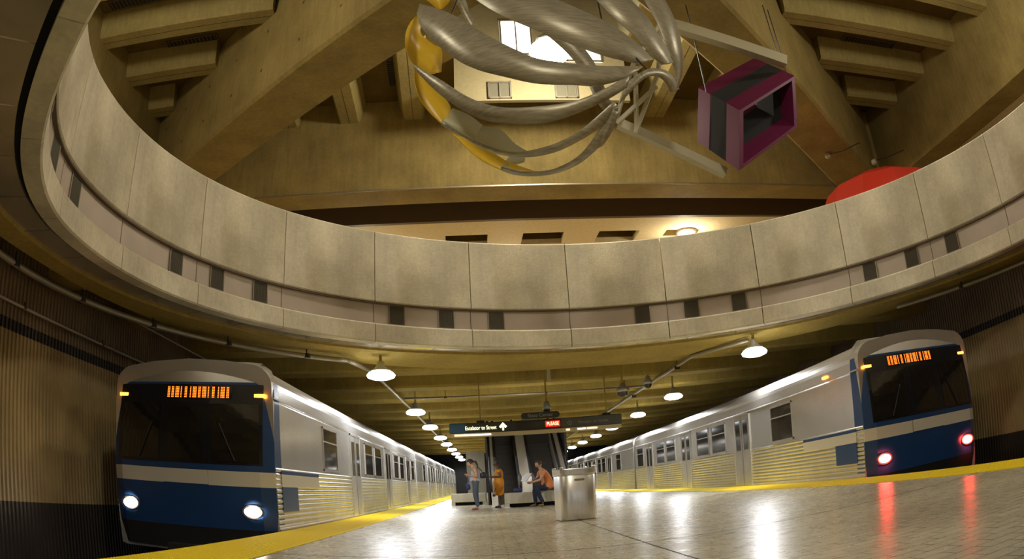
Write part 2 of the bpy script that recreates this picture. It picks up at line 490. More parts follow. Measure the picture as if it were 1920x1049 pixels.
# ------------------------------------------------------------------ the round concrete parapet (ring)
def rdef(a):
    """the opening is slightly flattened towards the viewer"""
    a = abs((a+pi) % (2*pi)-pi)
    q = min(1, max(0, (a-rad(98))/rad(36)))
    return -.52*q*q*(3-2*q)
ring = thing('round_parapet', 'large round parapet of pale concrete panels around the opening above the platform', 'parapet', (RCX, RCY, ZB))
angl = [PH0+DPH*k for k in range(0, 14)]
rest = (2*pi-13*DPH)/9
joints = angl+[angl[-1]+rest*k for k in range(1, 9)]
GAP = .0012
def panel_mesh(w, z0, z1, lipr, ac):
    m = MB(); nseg = 10
    prof = [(RR+.03, z0-ZB), (RR, z0-ZB+.03), (RR, z1-ZB-.03), (RR+.03, z1-ZB), (lipr, z1-ZB), (lipr, z0-ZB)]
    vs = []; k = len(prof)
    for i in range(nseg+1):
        a = -w/2+GAP+(w-2*GAP)*i/nseg
        e = rdef(a+ac)
        vs += [((r+e)*math.sin(a), (r+e)*math.cos(a), z) for r, z in prof]
    fs = [(k*i+j, k*i+(j+1) % k, k*(i+1)+(j+1) % k, k*(i+1)+j) for i in range(nseg) for j in range(k)]
    fs += [tuple(range(k))[::-1], tuple(k*nseg+j for j in range(k))]
    m.add(vs, fs)
    return m
for z0, z1, nm, lipr in ((ZU, ZT, 'upper_panel', RR+.34), (ZB, ZL, 'lower_panel', RR+.3)):
    for w_, js in ((DPH, [a+DPH/2 for a in angl[:-1]]), (rest, [angl[-1]+rest*(k+.5) for k in range(9)])):
        for a in js:
            me = panel_mesh(w_, z0, z1, lipr, a).mesh(nm); me.materials.append(M_ring)
            o = link(nm, me, None, ring, rotz=-a)
m = MB(); m.arc(RR+.09, RR+.28, ZL-ZB-.02, ZU-ZB+.02, 0, 2*pi, 132, df=rdef)
m.build('metal_band', M_bandmetal, ring)
m = MB()   # seams in the band
for a in joints: m.arc(RR+.084, RR+.1, ZL-ZB, ZU-ZB, a-.0008, a+.0008, 1, df=rdef)
m.arc(RR+.02, RR+.09, ZU-ZB-.035, ZU-ZB-.001, 0, 2*pi, 132, df=rdef)  # dark brown strip standing for the shadow line under the upper lip
m.build('band_seams_and_shadow', M_brown, ring)
# vents
vent_w = .41/RR/2
vf = MB()
for a, b, c, d in ((-vent_w, vent_w, 0, .02), (-vent_w, vent_w, .44, .46), (-vent_w, -vent_w+.0025, 0, .46), (vent_w-.0025, vent_w, 0, .46)):
    vf.arc(RR+.062, RR+.092, ZL-ZB+.008+c, ZL-ZB+.008+d, a, b, 2)
vf = vf.mesh('vent_frame'); vf.materials.append(M_frame)
vb = MB(); vb.arc(RR+.082, RR+.093, ZL-ZB+.02, ZL-ZB+.46, -vent_w, vent_w, 2)
for k in range(16):
    a = -vent_w+.004+k*(2*vent_w-.008)/15
    vb.arc(RR+.066, RR+.084, ZL-ZB+.03, ZL-ZB+.455, a-.0006, a+.0006, 1)
vb = vb.mesh('vent_grille'); vb.materials.append(M_grille)
for g in [rad(-64.9+41.3*k) for k in (-2, -1, 0, 1, 2, 3, 4, 5)]:
    for d in (-rad(8.4), 0, rad(8.4)):
        e = rdef(g+d)
        o = link('vent_frame', vf, None, ring, (e*math.sin(g+d), e*math.cos(g+d), 0), rotz=-(g+d))
        link('vent_grille', vb, None, o)
m = MB(); m.arc(RR+.28, RR+.42, .12, .5, 0, 2*pi, 132, df=rdef)
m.build('shadow_gap', M_gap, ring)

# glossy metal soffit panels between parapet and edge beam
m0 = thing('metal_soffit', 'ring of glossy grey metal soffit panels just outside the round parapet', 'soffit', (RCX, RCY, 4.1))
k = 44
for i in range(k):
    a = 2*pi*i/k; vs = []
    for j in range(5):
        b_ = a+.0015+(2*pi/k-.003)*j/4
        for r, z in ((RR+.40+rdef(b_), 0), (9.43, 0), (9.43, .04), (RR+.40+rdef(b_), .04)): vs.append((r*math.sin(b_), r*math.cos(b_), z))
    m = MB(); m.add(vs, [(4*q+j, 4*q+(j+1) % 4, 4*q+4+(j+1) % 4, 4*q+4+j) for q in range(4) for j in range(4)]+[(3, 2, 1, 0), (16, 17, 18, 19)])
    m.build('soffit_panel', M_soffitmetal, m0)

# ------------------------------------------------------------------ atrium structure
AT = Matrix.Translation((AX, AY, 0)) @ Matrix.Rotation(AR, 4, 'Z')
def atr(name, mat, m, label, cat, group=None, kind=None):
    o = m.build(name, mat)
    o.location = (AX, AY, 0); o.rotation_euler = (0, 0, AR)
    return tag(o, label, cat, group, kind)
XA, XB, YA, YB = -12.5, 13.9, -12.6, 12.6
BW = 1.6
D = [('far left', -1, 1), ('far right', 1, 1), ('near left', -1, -1), ('near right', 1, -1)]
for nm, sx, sy in D:
    m = MB()
    ex = (XA if sx < 0 else XB)+sx*.0
    d = Vector((sx, sy, 0)).normalized(); nrm = Vector((-d.y, d.x, 0))
    L0, L1 = 0.0, abs(ex)*math.sqrt(2)+.3
    if sx > 0: nrm = -nrm
    c = .08
    prof = [(-BW/2, ZBM+c), (-BW/2+c, ZBM), (BW/2-c, ZBM), (BW/2, ZBM+c), (BW/2, ZCE), (-BW/2, ZCE)]
    vs = []
    for Lq in (L0, L1):
        for q, z in prof: vs.append(d*Lq+nrm*q+Vector((0, 0, z)))
    m.add(vs, [(i, (i+1) % 6, 6+(i+1) % 6, 6+i) for i in range(6)]+[(5, 4, 3, 2, 1, 0), (6, 7, 8, 9, 10, 11)])
    atr('diagonal_beam', M_beam, m, 'deep diagonal concrete beam running from the %s corner to the middle of the atrium' % nm, 'concrete beam')
for nm, b in (('left', (XA-1.2, XA, YA, YB)), ('right', (XB, XB+1.2, YA, YB)), ('near', (XA-1.2, XB+1.2, YA-1.2, YA))):
    m = MB(); m.box(*b, ZBM, ZCE)
    atr('perimeter_beam', M_beam, m, 'deep concrete beam along the %s side of the atrium' % nm, 'concrete beam')
m = MB(); m.box(XA-1.2, XB+1.2, YB, YB+1.25, ZBM+.0, ZCE)
atr('perimeter_beam', M_beam, m, 'deep concrete fascia beam along the far side of the atrium', 'concrete beam')
m = MB(); m.box(XA+.4, XB-.4, YB-.02, YB-.003, ZBM+.0, ZBM+.045)  # ledge strip coloured pale to carry the bright lit edge
atr('trim_5', M_frame, m, 'thin ledge toned pale as its lit line, bottom of the far fascia beam', 'trim', kind='structure')
m = MB(); m.box(XA-1.2, XB+1.2, YB+1.26, YB+3.0, ZBM+1.0, ZBM+1.2); m.box(XA-1.2, XB+1.2, YB+3.0, YB+3.19, ZBM, ZBM+1.2)  # slot and its dark brown colour stand for the shade behind the fascia
atr('trim_6', M_brown, m, 'recessed strip toned dark brown as shade behind the far fascia beam', 'soffit', kind='structure')
# ceiling slab with lantern opening
LX0, LX1, LY0, LY1 = -2.2, 3.1, 2.2, 10.0
m = MB()
for b in ((XA, LX0, YA, YB), (LX1, XB, YA, YB), (LX0, LX1, LY1, YB), (LX0, LX1, YA, LY0)):
    m.box(*b, ZCE, ZCE+.2)
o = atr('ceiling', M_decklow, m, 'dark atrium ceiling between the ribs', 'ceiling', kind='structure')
# lantern well
m = MB()
ZLT = 17.2; ZLO = 11.7
m.box(LX0-.15, LX0, LY0, LY1, ZCE+.2, ZLT); m.box(LX1, LX1+.15, LY0, LY1, ZCE+.2, ZLT)
m.box(LX0, LX1, LY1-.01, LY1+.15, ZLO, ZLT); m.box(LX0-.15, LX1+.15, LY0-.15, LY0, ZCE+.2, ZLT)
m.box(LX0-.15, LX1+.15, LY0-.15, LY1+.15, ZLT, ZLT+.15)
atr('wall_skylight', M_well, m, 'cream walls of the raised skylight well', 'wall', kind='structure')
def pane(name, x0, x1, z0, z1, mat, label, nmul=1):
    m = MB()
    y = LY1-.03
    f = MB()
    for q in ((x0, x1, z0, z0+.05), (x0, x1, z1-.05, z1), (x0, x0+.05, z0, z1), (x1-.05, x1, z0, z1), ((x0+x1)/2-.02, (x0+x1)/2+.02, z0, z1)):
        f.box(q[0], q[1], y-.05, y, q[2], q[3])
    o = atr(name, M_frame, f, label, 'window', kind='structure')
    m.box(x0, x1, y+.005, y+.025, z0, z1)
    p_ = m.build('window_pane', mat, o)
pane('window_1', -.75, .25, 13.35, 14.75, M_day, 'bright gridded skylight window left of the atrium lamp')
pane('window_2', 1.25, 2.4, 13.1, 14.2, M_day, 'bright gridded skylight window right of the atrium lamp')
pane('window_3', -1.2, -.5, 11.75, 12.35, M_greypane, 'grey window low on the skylight wall, left of the atrium lamp')
pane('window_4', .8, 1.5, 11.75, 12.3, M_greypane, 'grey window low on the skylight wall, below the atrium lamp')
# ceiling ribs
def rib_mesh(L):
    w_ = .72; m = MB(); vs = []
    prof = [(-w_/2-.16, ZCE), (-w_/2-.05, ZRB+.30), (-w_/2, ZRB+.08), (-w_/2+.06, ZRB), (w_/2-.06, ZRB), (w_/2, ZRB+.08), (w_/2+.05, ZRB+.30), (w_/2+.16, ZCE)]
    for X in (0, L): vs += [(X, q, z) for q, z in prof]
    m.add(vs, [(i, (i+1) % 8, 8+(i+1) % 8, 8+i) for i in range(8)]+[tuple(range(8))[::-1], tuple(range(8, 16))])
    return m
def rib(x, y, L, ang, label, group):
    o = rib_mesh(L).build('ceiling_rib', M_rib)
    q = MB(); q.box(0.01, L-.01, -.006, .006, ZRB-.004, ZRB+.01); q.build('joint_line', M_gap, o)
    P = AT @ Vector((x, y, 0)); o.location = P; o.rotation_euler = (0, 0, AR+ang)
    tag(o, label, 'ceiling rib', group)
off = BW/2*math.sqrt(2)
nl = nr = 0
for y in (-10.4, -8, -5.7, -3.3, -.9, 1.4, 3.65, 5.95, 8.25, 10.45):
    far = 'topmost part of the view' if y < 5 else 'far half'
    xe = -abs(y)-off+.1
    if xe-XA > .3:
        nl = nl+1; rib(XA-.02, y, xe-XA, 0, 'rounded concrete rib in the left ceiling triangle, %s from the near end' % ORD[nl-1], 'ribs in the left triangle')
    xs = abs(y)+off-.1
    if XB-xs > .3:
        nr = nr+1; rib(xs, y, XB-xs+.02, 0, 'rounded concrete rib in the right ceiling triangle, %s from the near end' % ORD[nr-1], 'ribs in the right triangle')
for kx, x in enumerate((-10, -7.85, -5.7, -3.55, 4.05+.6, 6.85, 9.0, 11.15)):
    ystart = abs(x)+off-.1
    rib(x, ystart, YB-ystart+.02, pi/2, 'rounded concrete rib ending on the far fascia beam, %s of four %s' % (ORD[kx % 4], 'on the left' if x < 0 else 'right of the sculpture'), 'far ribs %s' % ('left' if x < 0 else 'right'))
# air grilles on the ceiling
def grille(x, y, L, W, ang, label, z=ZCE):
    t = thing('air_grille', label, 'air grille', (x, y, z-.03), ang)
    m = MB(); m.box(-L/2, L/2, -W/2, W/2, .0, .03); m.build('backing', M_gap, t)
    m = MB()
    for q in ((-L/2-.04, L/2+.04, -W/2-.04, -W/2), (-L/2-.04, L/2+.04, W/2, W/2+.04), (-L/2-.04, -L/2, -W/2, W/2), (L/2, L/2+.04, -W/2, W/2)): m.box(*q, -.02, .03)
    m.build('grille_frame', M_brown, t)
    m = MB(); n = int(L/.13)
    for i in range(n): m.box(-L/2+.06+i*.13, -L/2+.09+i*.13, -W/2, W/2, -.012, .0)
    m.build('slats', M_decklow, t)
grille(-8.3, 16.8, 1.7, .42, AR, 'dark slatted air grille on the ceiling at the upper left')
grille(13.2, 17.5, 2.2, .42, AR, 'dark slatted air grille on the ceiling at the upper right')
grille(-2.3, 20.0, 1.6, .5, pi/2+AR, 'dark slatted air grille on the ceiling left of the yellow ribbons')
grille(-9.3, 14.2, 1.8, .4, AR, 'dark slatted air grille on the ceiling at the top left edge')
# window like box frame behind the yellow ribbons
t = thing('hatch_frame', 'dark framed hatch in the ceiling behind the ribbon sculpture', 'hatch', (.3, 19.55, 12.4), AR)
m = MB(); m.box(-.38, .38, 0, .06, -.42, .42); m.build('hatch_frame', M_brown, t)
m = MB(); m.box(-.30, .30, -.02, 0, -.02, .34); m.build('hatch_pane', M_greypane, t)
m = MB(); m.box(-.03, .03, 0, .03, .42, .9); m.build('hanger', M_brown, t)

# far gallery room: ceiling with coffers, back wall
m = MB()
gx0, gx1 = XA-4, XB+6
cofs = [(-2.6, -1.0), (.3, 1.9), (3.2, 4.8), (5.9, 7.5)]
m.box(gx0, gx1, YB+3.2, YB+4.6, ZBM, ZBM+.2)
m.box(gx0, gx1, YB+5.9, YB+12, ZBM, ZBM+.2)
xs_ = [gx0]+[v for c in cofs for v in c]+[gx1]
for i in range(0, len(xs_), 2): m.box(xs_[i], xs_[i+1], YB+4.6, YB+5.9, ZBM, ZBM+.2)
atr('ceiling', M_mez, m, 'warm lit cream ceiling of the gallery beyond the parapet', 'ceiling', kind='structure')
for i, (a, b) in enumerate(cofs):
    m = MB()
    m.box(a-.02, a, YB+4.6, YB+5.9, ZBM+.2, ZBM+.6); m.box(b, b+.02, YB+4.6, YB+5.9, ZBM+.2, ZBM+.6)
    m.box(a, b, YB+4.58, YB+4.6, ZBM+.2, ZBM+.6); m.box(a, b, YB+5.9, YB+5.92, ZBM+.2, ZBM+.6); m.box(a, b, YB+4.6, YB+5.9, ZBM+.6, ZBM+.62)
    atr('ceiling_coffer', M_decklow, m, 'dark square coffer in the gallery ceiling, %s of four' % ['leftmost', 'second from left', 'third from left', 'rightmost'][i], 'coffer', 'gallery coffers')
m = MB(); m.box(gx0, gx1, YB+12, YB+12.2, 5.5, ZBM+.2)
atr('wall_far', M_mez, m, 'cream back wall of the upper gallery', 'wall', kind='structure')
for nm, b in (('wall_left', (gx0-.2, gx0, YA-4, YB+12)), ('wall_right', (gx1, gx1+.2, YA-4, YB+12)), ('wall_near', (gx0, gx1, YA-4.2, YA-4))):
    m = MB(); m.box(*b, 5.5, ZCE)
    atr(nm, M_mez, m, 'upper gallery wall on the %s side' % nm[5:], 'wall', kind='structure')
m = MB()
for b in ((gx0, XA-1.2, YA-4, YB+3.2), (XB+1.2, gx1, YA-4, YB+3.2), (XA-1.2, XB+1.2, YA-4, YA-1.2)): m.box(*b, ZBM+.3, ZBM+.5)
atr('ceiling', M_mez, m, 'cream gallery ceiling at the sides of the atrium', 'ceiling', kind='structure')

# ------------------------------------------------------------------ lamps
def light(name, kind, loc, W, col, parent=None, size=.3, spot=None, rot=None, blend=.5):
    ld = bpy.data.lights.new(name, kind)
    ld.energy = W; ld.color = col
    if kind in ('POINT', 'SPOT'): ld.shadow_soft_size = size
    if kind == 'SPOT': ld.spot_size = spot; ld.spot_blend = blend
    if kind == 'AREA': ld.shape = 'DISK'; ld.size = size
    o = bpy.data.objects.new(name, ld); COL.objects.link(o); o.location = loc
    if rot: o.rotation_euler = rot
    if parent: o.parent = parent
    return o
def make_platform_lamp():
    t = thing('platform_lamp', '', 'ceiling lamp', (0, 0, 3.53))
    m = MB(); m.lathe([(.0, .34), (.09, .34), (.11, .24), (.16, .17), (.26, .12), (.25, .09), (.0, .1)], 24)
    m.build('lamp_shade', M_shade, t, smooth=True)
    m = MB(); m.lathe([(.0, .13), (.18, .11), (.30, .07), (.36, .0), (.33, -.06), (.2, -.105), (0, -.12)], 24)
    m.build('lens', M_lens, t, smooth=True)
    m = MB(); m.tube([(0, 0, 0), (0, 0, 1)], .04)
    m.build('stem', M_low, t)
    light('lamp_light', 'SPOT', (0, 0, -.16), PLAT_W, (.93, .96, 1), t, .2, rad(172), None, .35)
    return t
lp = make_platform_lamp()
lampY = [18.0, 27, 33.8, 41.2, 47.5, 54.4, 61.2, 68, 75]
LZ = 3.53
def support(x, y):
    r = math.hypot(x-RCX, y-RCY)
    if r < rout(math.atan2(x-RCX, y-RCY))-.1: return 4.035
    for q in ys:
        if q-.05 < y < q+RIBW+.05: return 4.05
    return 4.62
def place_lamp(o, x, y):
    o.location = (x, y, LZ)
    for c in o.children:
        if c.name.startswith('stem'):
            c.location.z = .33; c.scale.z = support(x, y)-LZ-.345
ords = ['nearest', 'second nearest', 'third nearest', 'fourth nearest', 'fifth nearest', 'sixth nearest', 'seventh nearest', 'eighth nearest', 'farthest']
first = True
for sx, X in (('left', -2.45), ('right', 7.0)):
    for i, y in enumerate(lampY):
        o = lp if first else copy_tree(lp)
        first = False
        place_lamp(o, X, y)
        tag(o, 'glowing white dome lamp over the %s platform edge, %s of its row' % (sx, ords[i]), group='lamps over the %s platform edge' % sx)
    for y in (-1.8, -7.9):
        o = copy_tree(lp); place_lamp(o, X, y)
        tag(o, 'white dome lamp behind the viewer over the %s platform edge' % sx, group='lamps behind the viewer, %s' % sx)

def make_pendant():
    t = thing('pendant_lamp', '', 'pendant lamp', (0, 0, 0))
    m = MB(); m.lathe([(0, .62), (.1, .62), (.16, .45), (.34, .30), (.48, .0), (.45, 0), (.3, .26), (0, .3)], 24)
    m.build('lamp_shade', M_shade, t, smooth=True)
    m = MB(); m.lathe([(.5, .03), (.56, -.1), (.49, -.3), (.26, -.46), (0, -.5)], 24)
    m.build('lens', M_lens2, t, smooth=True)
    m = MB(); m.tube([(0, 0, .6), (0, 0, 1.6)], .015)
    m.build('cord', M_bracket, t)
    light('lamp_light', 'POINT', (0, 0, -.7), ATR_W, (1, .90, .70), t, .3)
    return t
pd = make_pendant()
for i, (x, y, z, lb, W) in enumerate(((2.22, 17.2, 12.1, 'very bright pendant lamp glaring behind the ribbon sculpture', 1), (2.5, .6, 11.6, 'added unseen pendant lamp lighting the parapet, near half of the atrium', 1), (-7.2, 8.9, 11.7, 'added unseen pendant lamp lighting the parapet, left triangle of the atrium', .42), (11.6, 9.8, 11.7, 'added unseen pendant lamp lighting the parapet, right triangle of the atrium', .42))):  # last three are unseen, added to light the parapet
    o = pd if i == 0 else copy_tree(pd)
    o.location = (x, y, z); tag(o, lb)
    if W != 1:
        for c in o.children:
            if c.type == 'LIGHT': c.data = c.data.copy(); c.data.energy = ATR_W*W
# long cords up to structure
# gallery ceiling light
t = thing('gallery_ceiling_light', 'round glowing ceiling light on the gallery ceiling at the right', 'ceiling light', (8.25, 27.1, ZBM))
m = MB(); m.lathe([(.42, 0), (.42, -.08), (.36, -.1)], 24); m.build('rim', M_frame, t)
m = MB(); m.lathe([(.36, -.06), (.34, -.14), (.2, -.2), (0, -.22)], 24); m.build('lens', M_lens3, t, smooth=True)
light('lamp_light', 'POINT', (0, 0, -.6), MEZ_W, (1, .86, .6), t, .3)
for x, y in ((-4.5, 28.4), (1.5, 31)):
    t2 = copy_tree(t); t2.location = (x, y, ZBM)
    tag(t2, 'round glowing ceiling light hidden low behind the parapet, %s part of the gallery' % ('left' if x < 0 else 'middle'))

# ------------------------------------------------------------------ conduits and small fittings below the ring
def circ(r, a0, a1, z, n=40):
    return [(RCX+r*math.sin(rad(a0+(a1-a0)*i/n)), RCY+r*math.cos(rad(a0+(a1-a0)*i/n)), z) for i in range(n+1)]
pts = circ(10.02, -100, -36, 3.86)
pipe_run('conduit_pipe', pts, .06, 'thick grey conduit bending around the left side of the round opening', clips=[pts[i] for i in (4, 12, 20, 28, 36)], fit=.2)
pts = [pts[-1], (-2.95, 19.5, 3.9), (-2.85, 30, 3.9), (-2.85, 70, 3.9)]
pipe_run('conduit_pipe', [(-3.22, 17.62, 3.86), (-2.95, 20.0, 3.95), (-2.9, 30, 3.99), (-2.9, 70, 3.99)], .055, 'straight conduit running away over the left row of lamps')
pts = circ(9.75, 100, 52, 3.9)
pipe_run('conduit_pipe', pts, .05, 'dim conduit bending around the right side of the round opening', clips=[pts[i] for i in (6, 18, 30)], fit=.2)
pipe_run('conduit_pipe', [(7.0, 18.4, 3.94), (5.9, 20.3, 3.94), (5.9, 26, 3.99), (5.95, 70, 3.99)], .055, 'straight conduit running away beside the right row of lamps', clips=[(5.9, 22, 3.9), (5.9, 29, 3.9)], fit=.3)
pipe_run('sprinkler_pipe', [(-2.75, 26.0, 3.93), (5.78, 26.2, 3.93)], .035, 'thin pipe crossing the ceiling from left lamps to right lamps', clips=[(-1.3, 26.03, 3.93), (2.2, 26.12, 3.93), (5.0, 26.17, 3.93)], fit=.67)
pipe_run('wall_conduit', [(WL+.12, 3, 3.3), (WL+.12, 12, 3.3), (WL+.12, 30, 3.3)], .03, 'thin conduit along the top of the left ribbed wall', clips=[(WL+.12, y, 3.3) for y in (9.5, 12.5, 16)], fit=.1)
pipe_run('thin_rod', [(-7.2, 12.6, 4.0), (-7.2, 15.5, 4.0), (-7.25, 24, 4.0)], .022, 'thin straight rod running off the conduit above the left train')
def dome_cam(x, y, z, ztop, label, r=.16):
    t = thing('dome_camera', label, 'camera', (x, y, z))
    m = MB(); m.lathe([(0, .26), (.07, .26), (.1, .16), (r, .1), (r, 0), (0, 0)], 18); m.build('housing', M_shade, t, smooth=True)
    m = MB(); m.lathe([(r*.9, 0), (r*.75, -.09), (r*.4, -.14), (0, -.15)], 18); m.build('dome', M_glass2, t, smooth=True)
    m = MB(); m.tube([(0, 0, .24), (0, 0, ztop-z)], .03); m.build('stem', M_low, t)
dome_cam(4.2, 22.3, 3.32, 4.62, 'round dome camera hanging from the ceiling left of the right lamps', .2)
dome_cam(5.45, 24.3, 3.75, 4.05, 'dome camera fixed beside the straight conduit', .15)
dome_cam(1.95, 23.3, 3.05, 4.62, 'camera on a short stem above the station name sign', .13)
pipe_run('drop_rod', [(2.0, 22.4, 4.62), (2.0, 22.4, 3.85)], .05, 'short pale drop pipe under the ceiling in the middle')

# ------------------------------------------------------------------ signs
t = thing('direction_sign', 'long dark overhead sign beam with lit yellow lettering and an arrow', 'sign', (1.58, 23, 2.4), rad(-.3))
m = MB(); m.box(-2.65, 2.65, 0, .35, 0, .33); bevel(m.build('sign_box', M_sign, t), .02)
m = MB(); m.box(-2.66, -2.15, -.012, 0, .02, .31); m.build('blue_panel', M_signblue, t)
m = MB(); m.box(.75, 2.65, -.010, 0, .02, .31); m.build('grey_panel', M_signgrey, t)
m = MB(); m.box(-2.62, 2.62, -.06, .4, -.1, -.0); m.build('light_trough', M_sill, t)
for a, b in ((-2.5, -1.4), (.9, 1.0), (1.25, 1.5), (1.55, 1.85)):
    m = MB(); m.box(a, b, -.075, -.055, -.07, -.045); m.build('trough_light', M_lens3, t)
light('escalator_fill_light', 'AREA', (-.2, .55, -.04), 70, (1, .95, .85), t, 1.2, rot=(rad(75), 0, 0))  # unseen area light added behind the sign to brighten the escalators
text_mesh('lettering', 'Escalator to Street', .17, M_txt, t, Matrix.Translation((-1.70, -.016, .155)) @ FACE_S, sx=.74)
m = MB()
AO = -.76
m.box(AO-.285, AO-.235, -.02, -.012, .05, .22)
m.add([(AO-.38, -.018, .17), (AO-.26, -.018, .30), (AO-.14, -.018, .17), (AO-.19, -.018, .12), (AO-.26, -.018, .20), (AO-.33, -.018, .12)], [(0, 1, 4, 5), (1, 2, 3, 4)])
m.build('arrow', M_txt, t, recalc=False)
text_mesh('dim_lettering', 'Elevator to Street', .13, M_txtdim, t, Matrix.Translation((1.75, -.014, .16)) @ FACE_S)
m = MB(); m.add([(1.02+.07*math.cos(a*pi/10)*k, -.014, .16+.07*math.sin(a*pi/10)*k) for k in (1, .75) for a in range(20)], [(i, (i+1) % 20, 20+(i+1) % 20, 20+i) for i in range(20)])
m.box(1.01, 1.03, -.016, -.013, .12, .2)
m.build('round_icon', M_txtdim, t, recalc=False)
m = MB(); m.box(-.62, .75, -.02, 0, .06, .27); ld = m.build('display_window', M_glass, t)
m = MB(); m.box(.27, .72, -.027, -.02, .07, .26); m.build('lit_segment', M_ledback, t)
text_mesh('display_text', 'PLEASE', .15, M_led, t, Matrix.Translation((.495, -.034, .165)) @ FACE_S, .003, True, .80)
for x in (-1.7, 2.2):
    m = MB(); m.tube([(x, .17, .32), (x, .17, 2.22)], .018); h = m.build('hanger', M_low, t)
    m = MB(); m.box(x-.12, x+.12, .08, .26, .33, .40); m.build('hanger_clamp', M_bracket, h)
t = thing('station_name_sign', 'rounded dark grey station name sign hung above the lit direction sign', 'sign', (1.71, 22.95, 2.74), rad(-.3))
m = MB(); nq = 10; vs = []
for yy in (-.04, .04):
    for cx, s0 in ((.49, -pi/2), (-.49, pi/2)):
        for i in range(nq+1):
            a = s0+pi*i/nq; vs.append((cx+.1*math.cos(a), yy, .11+.1*math.sin(a)))
n = len(vs)//2
m.add(vs, [tuple(range(n)), tuple(range(n, 2*n))[::-1]]+[(i, n+i, n+(i+1) % n, (i+1) % n) for i in range(n)])
m.build('sign_plate', M_sign, t)
text_mesh('lettering', 'State Center', .15, M_txtgrey, t, Matrix.Translation((0, -.046, .11)) @ FACE_S)
m = MB(); m.box(-.6, -.1, -.05, .04, -.02, .012); m.build('sign_mount', M_frame, t)

# ------------------------------------------------------------------ escalators
def balustrade(x, wid, label):
    t = thing('escalator_balustrade', label, 'escalator side', (x, 24.6, 0))
    # side wall in stainless steel rising with the steps
    m = MB()
    prof = [(0, 0), (0, .95), (.5, 1.0), (1.2, 1.0), (5.2, 3.27), (5.2, 1.9), (2.2, 0)]
    vs = [(sx*wid/2*.8, y, z) for sx in (-1, 1) for y, z in prof]; k = len(prof)
    m.add(vs, [tuple(range(k)), tuple(range(k, 2*k))[::-1]]+[(i, k+i, k+(i+1) % k, (i+1) % k) for i in range(k)])
    m.build('side_panel', M_esc, t)
    for s in (-1, 1):
        m = MB(); m.tube([(s*wid*.42, -.12, .5), (s*wid*.42, -.18, .8), (s*wid*.42, 0, .98), (s*wid*.42, .5, 1.06), (s*wid*.42, 1.2, 1.07), (s*wid*.42, 5.2, 3.34)], .045, 8)
        m.build('handrail', M_black, t, smooth=True)
    return t
balustrade(.2, .25, 'narrow stainless balustrade at the left of the escalators')
balustrade(1.27, .5, 'wide shiny stainless balustrade between the two escalators')
balustrade(2.62, .3, 'stainless balustrade at the right of the escalators')
def steps(x0, x1, label):
    t = thing('escalator_steps', label, 'escalator', ((x0+x1)/2, 24.8, 0)); a = (x1-x0)/2
    m = MB(); m.box(-a, a, -.2, 1.3, 0, .03); m.build('landing_plate', M_steel, t)
    for k in range(11):
        m = MB(); y = 1.3+k*.36; z = .03+k*.21
        m.box(-a, a, y, y+.38, z-.02, z+.21)
        if k == 0:
            me = m.mesh('step'); me.materials.append(M_shaft)
            y0_, z0_ = y, z
        link('step', me, None, t, loc=(0, y-y0_, z-z0_))
steps(.34, 1.06, 'dark escalator steps rising behind the standing people')
steps(1.50, 2.46, 'dark escalator steps rising behind the seated man')
# shaft the escalators rise into: dark side and back walls
m = MB()
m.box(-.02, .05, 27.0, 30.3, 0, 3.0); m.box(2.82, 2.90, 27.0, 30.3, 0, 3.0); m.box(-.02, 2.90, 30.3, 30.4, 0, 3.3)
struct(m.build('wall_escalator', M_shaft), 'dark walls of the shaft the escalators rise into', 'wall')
m = MB(); m.box(-.85, -.08, 31.5, 31.9, 0, 2.25)
tag(m.build('equipment_wall', concrete('grey_block', (.30, .27, .2), pits=False)), 'grey wall block left of the escalators behind the standing people', 'wall block')

# ------------------------------------------------------------------ bench, trash can, paper
def bench(x, y, L, label, rz=0):
    t = thing('concrete_bench', label, 'bench', (x, y, 0), rz)
    m = MB(); m.box(-L/2, L/2, 0, .6, .12, .46); bevel(m.build('seat_slab', M_bench, t), .02)
    for a in (-L/2, L/2-.14):
        m = MB(); m.box(a, a+.14, 0, .6, 0, .12); m.build('plinth', M_bench, t)
    m = MB(); m.box(-L/2+.14, L/2-.14, .18, .5, 0, .12); m.build('under_bench_shade', M_gap, t)  # black block standing for the shadow gap under the seat
bench(1.62, 22.62, 2.3, 'pale concrete bench the man in orange sits on')
bench(-.75, 28.0, 1.3, 'small pale concrete bench farther back behind the standing women')

tc_ = thing('trash_can', 'large brushed stainless steel trash can standing on the platform', 'trash can', (1.5, 13.12, 0), rad(9))
def sqr(a, r, k): # rounded square outline
    c, s = math.cos(a), math.sin(a)
    return r/((abs(c)**k+abs(s)**k)**(1/k))
def can_ring(r, z, n=64, k=3.6): return [(sqr(2*pi*i/n, r, k)*math.cos(2*pi*i/n), sqr(2*pi*i/n, r, k)*math.sin(2*pi*i/n), z) for i in range(n)]
def loft(m, rings):
    n = len(rings[0]); vs = [v for q in rings for v in q]
    m.add(vs, [(i*n+j, i*n+(j+1) % n, (i+1)*n+(j+1) % n, (i+1)*n+j) for i in range(len(rings)-1) for j in range(n)])
m = MB(); loft(m, [can_ring(.315, .01), can_ring(.32, .0), can_ring(.335, .03), can_ring(.335, .86), can_ring(.325, .87)]); m.build('body', M_steel, tc_, smooth=True, recalc=False)
m = MB(); loft(m, [can_ring(.30, .80), can_ring(.345, .82), can_ring(.352, .84), can_ring(.352, .925), can_ring(.34, .935), can_ring(.30, .93), can_ring(.28, .80)]); m.build('rim', M_steel, tc_, smooth=False, recalc=False)
m = MB(); loft(m, [can_ring(.30, .70), can_ring(.001, .70)]); m.build('liner', M_black, tc_, recalc=False)
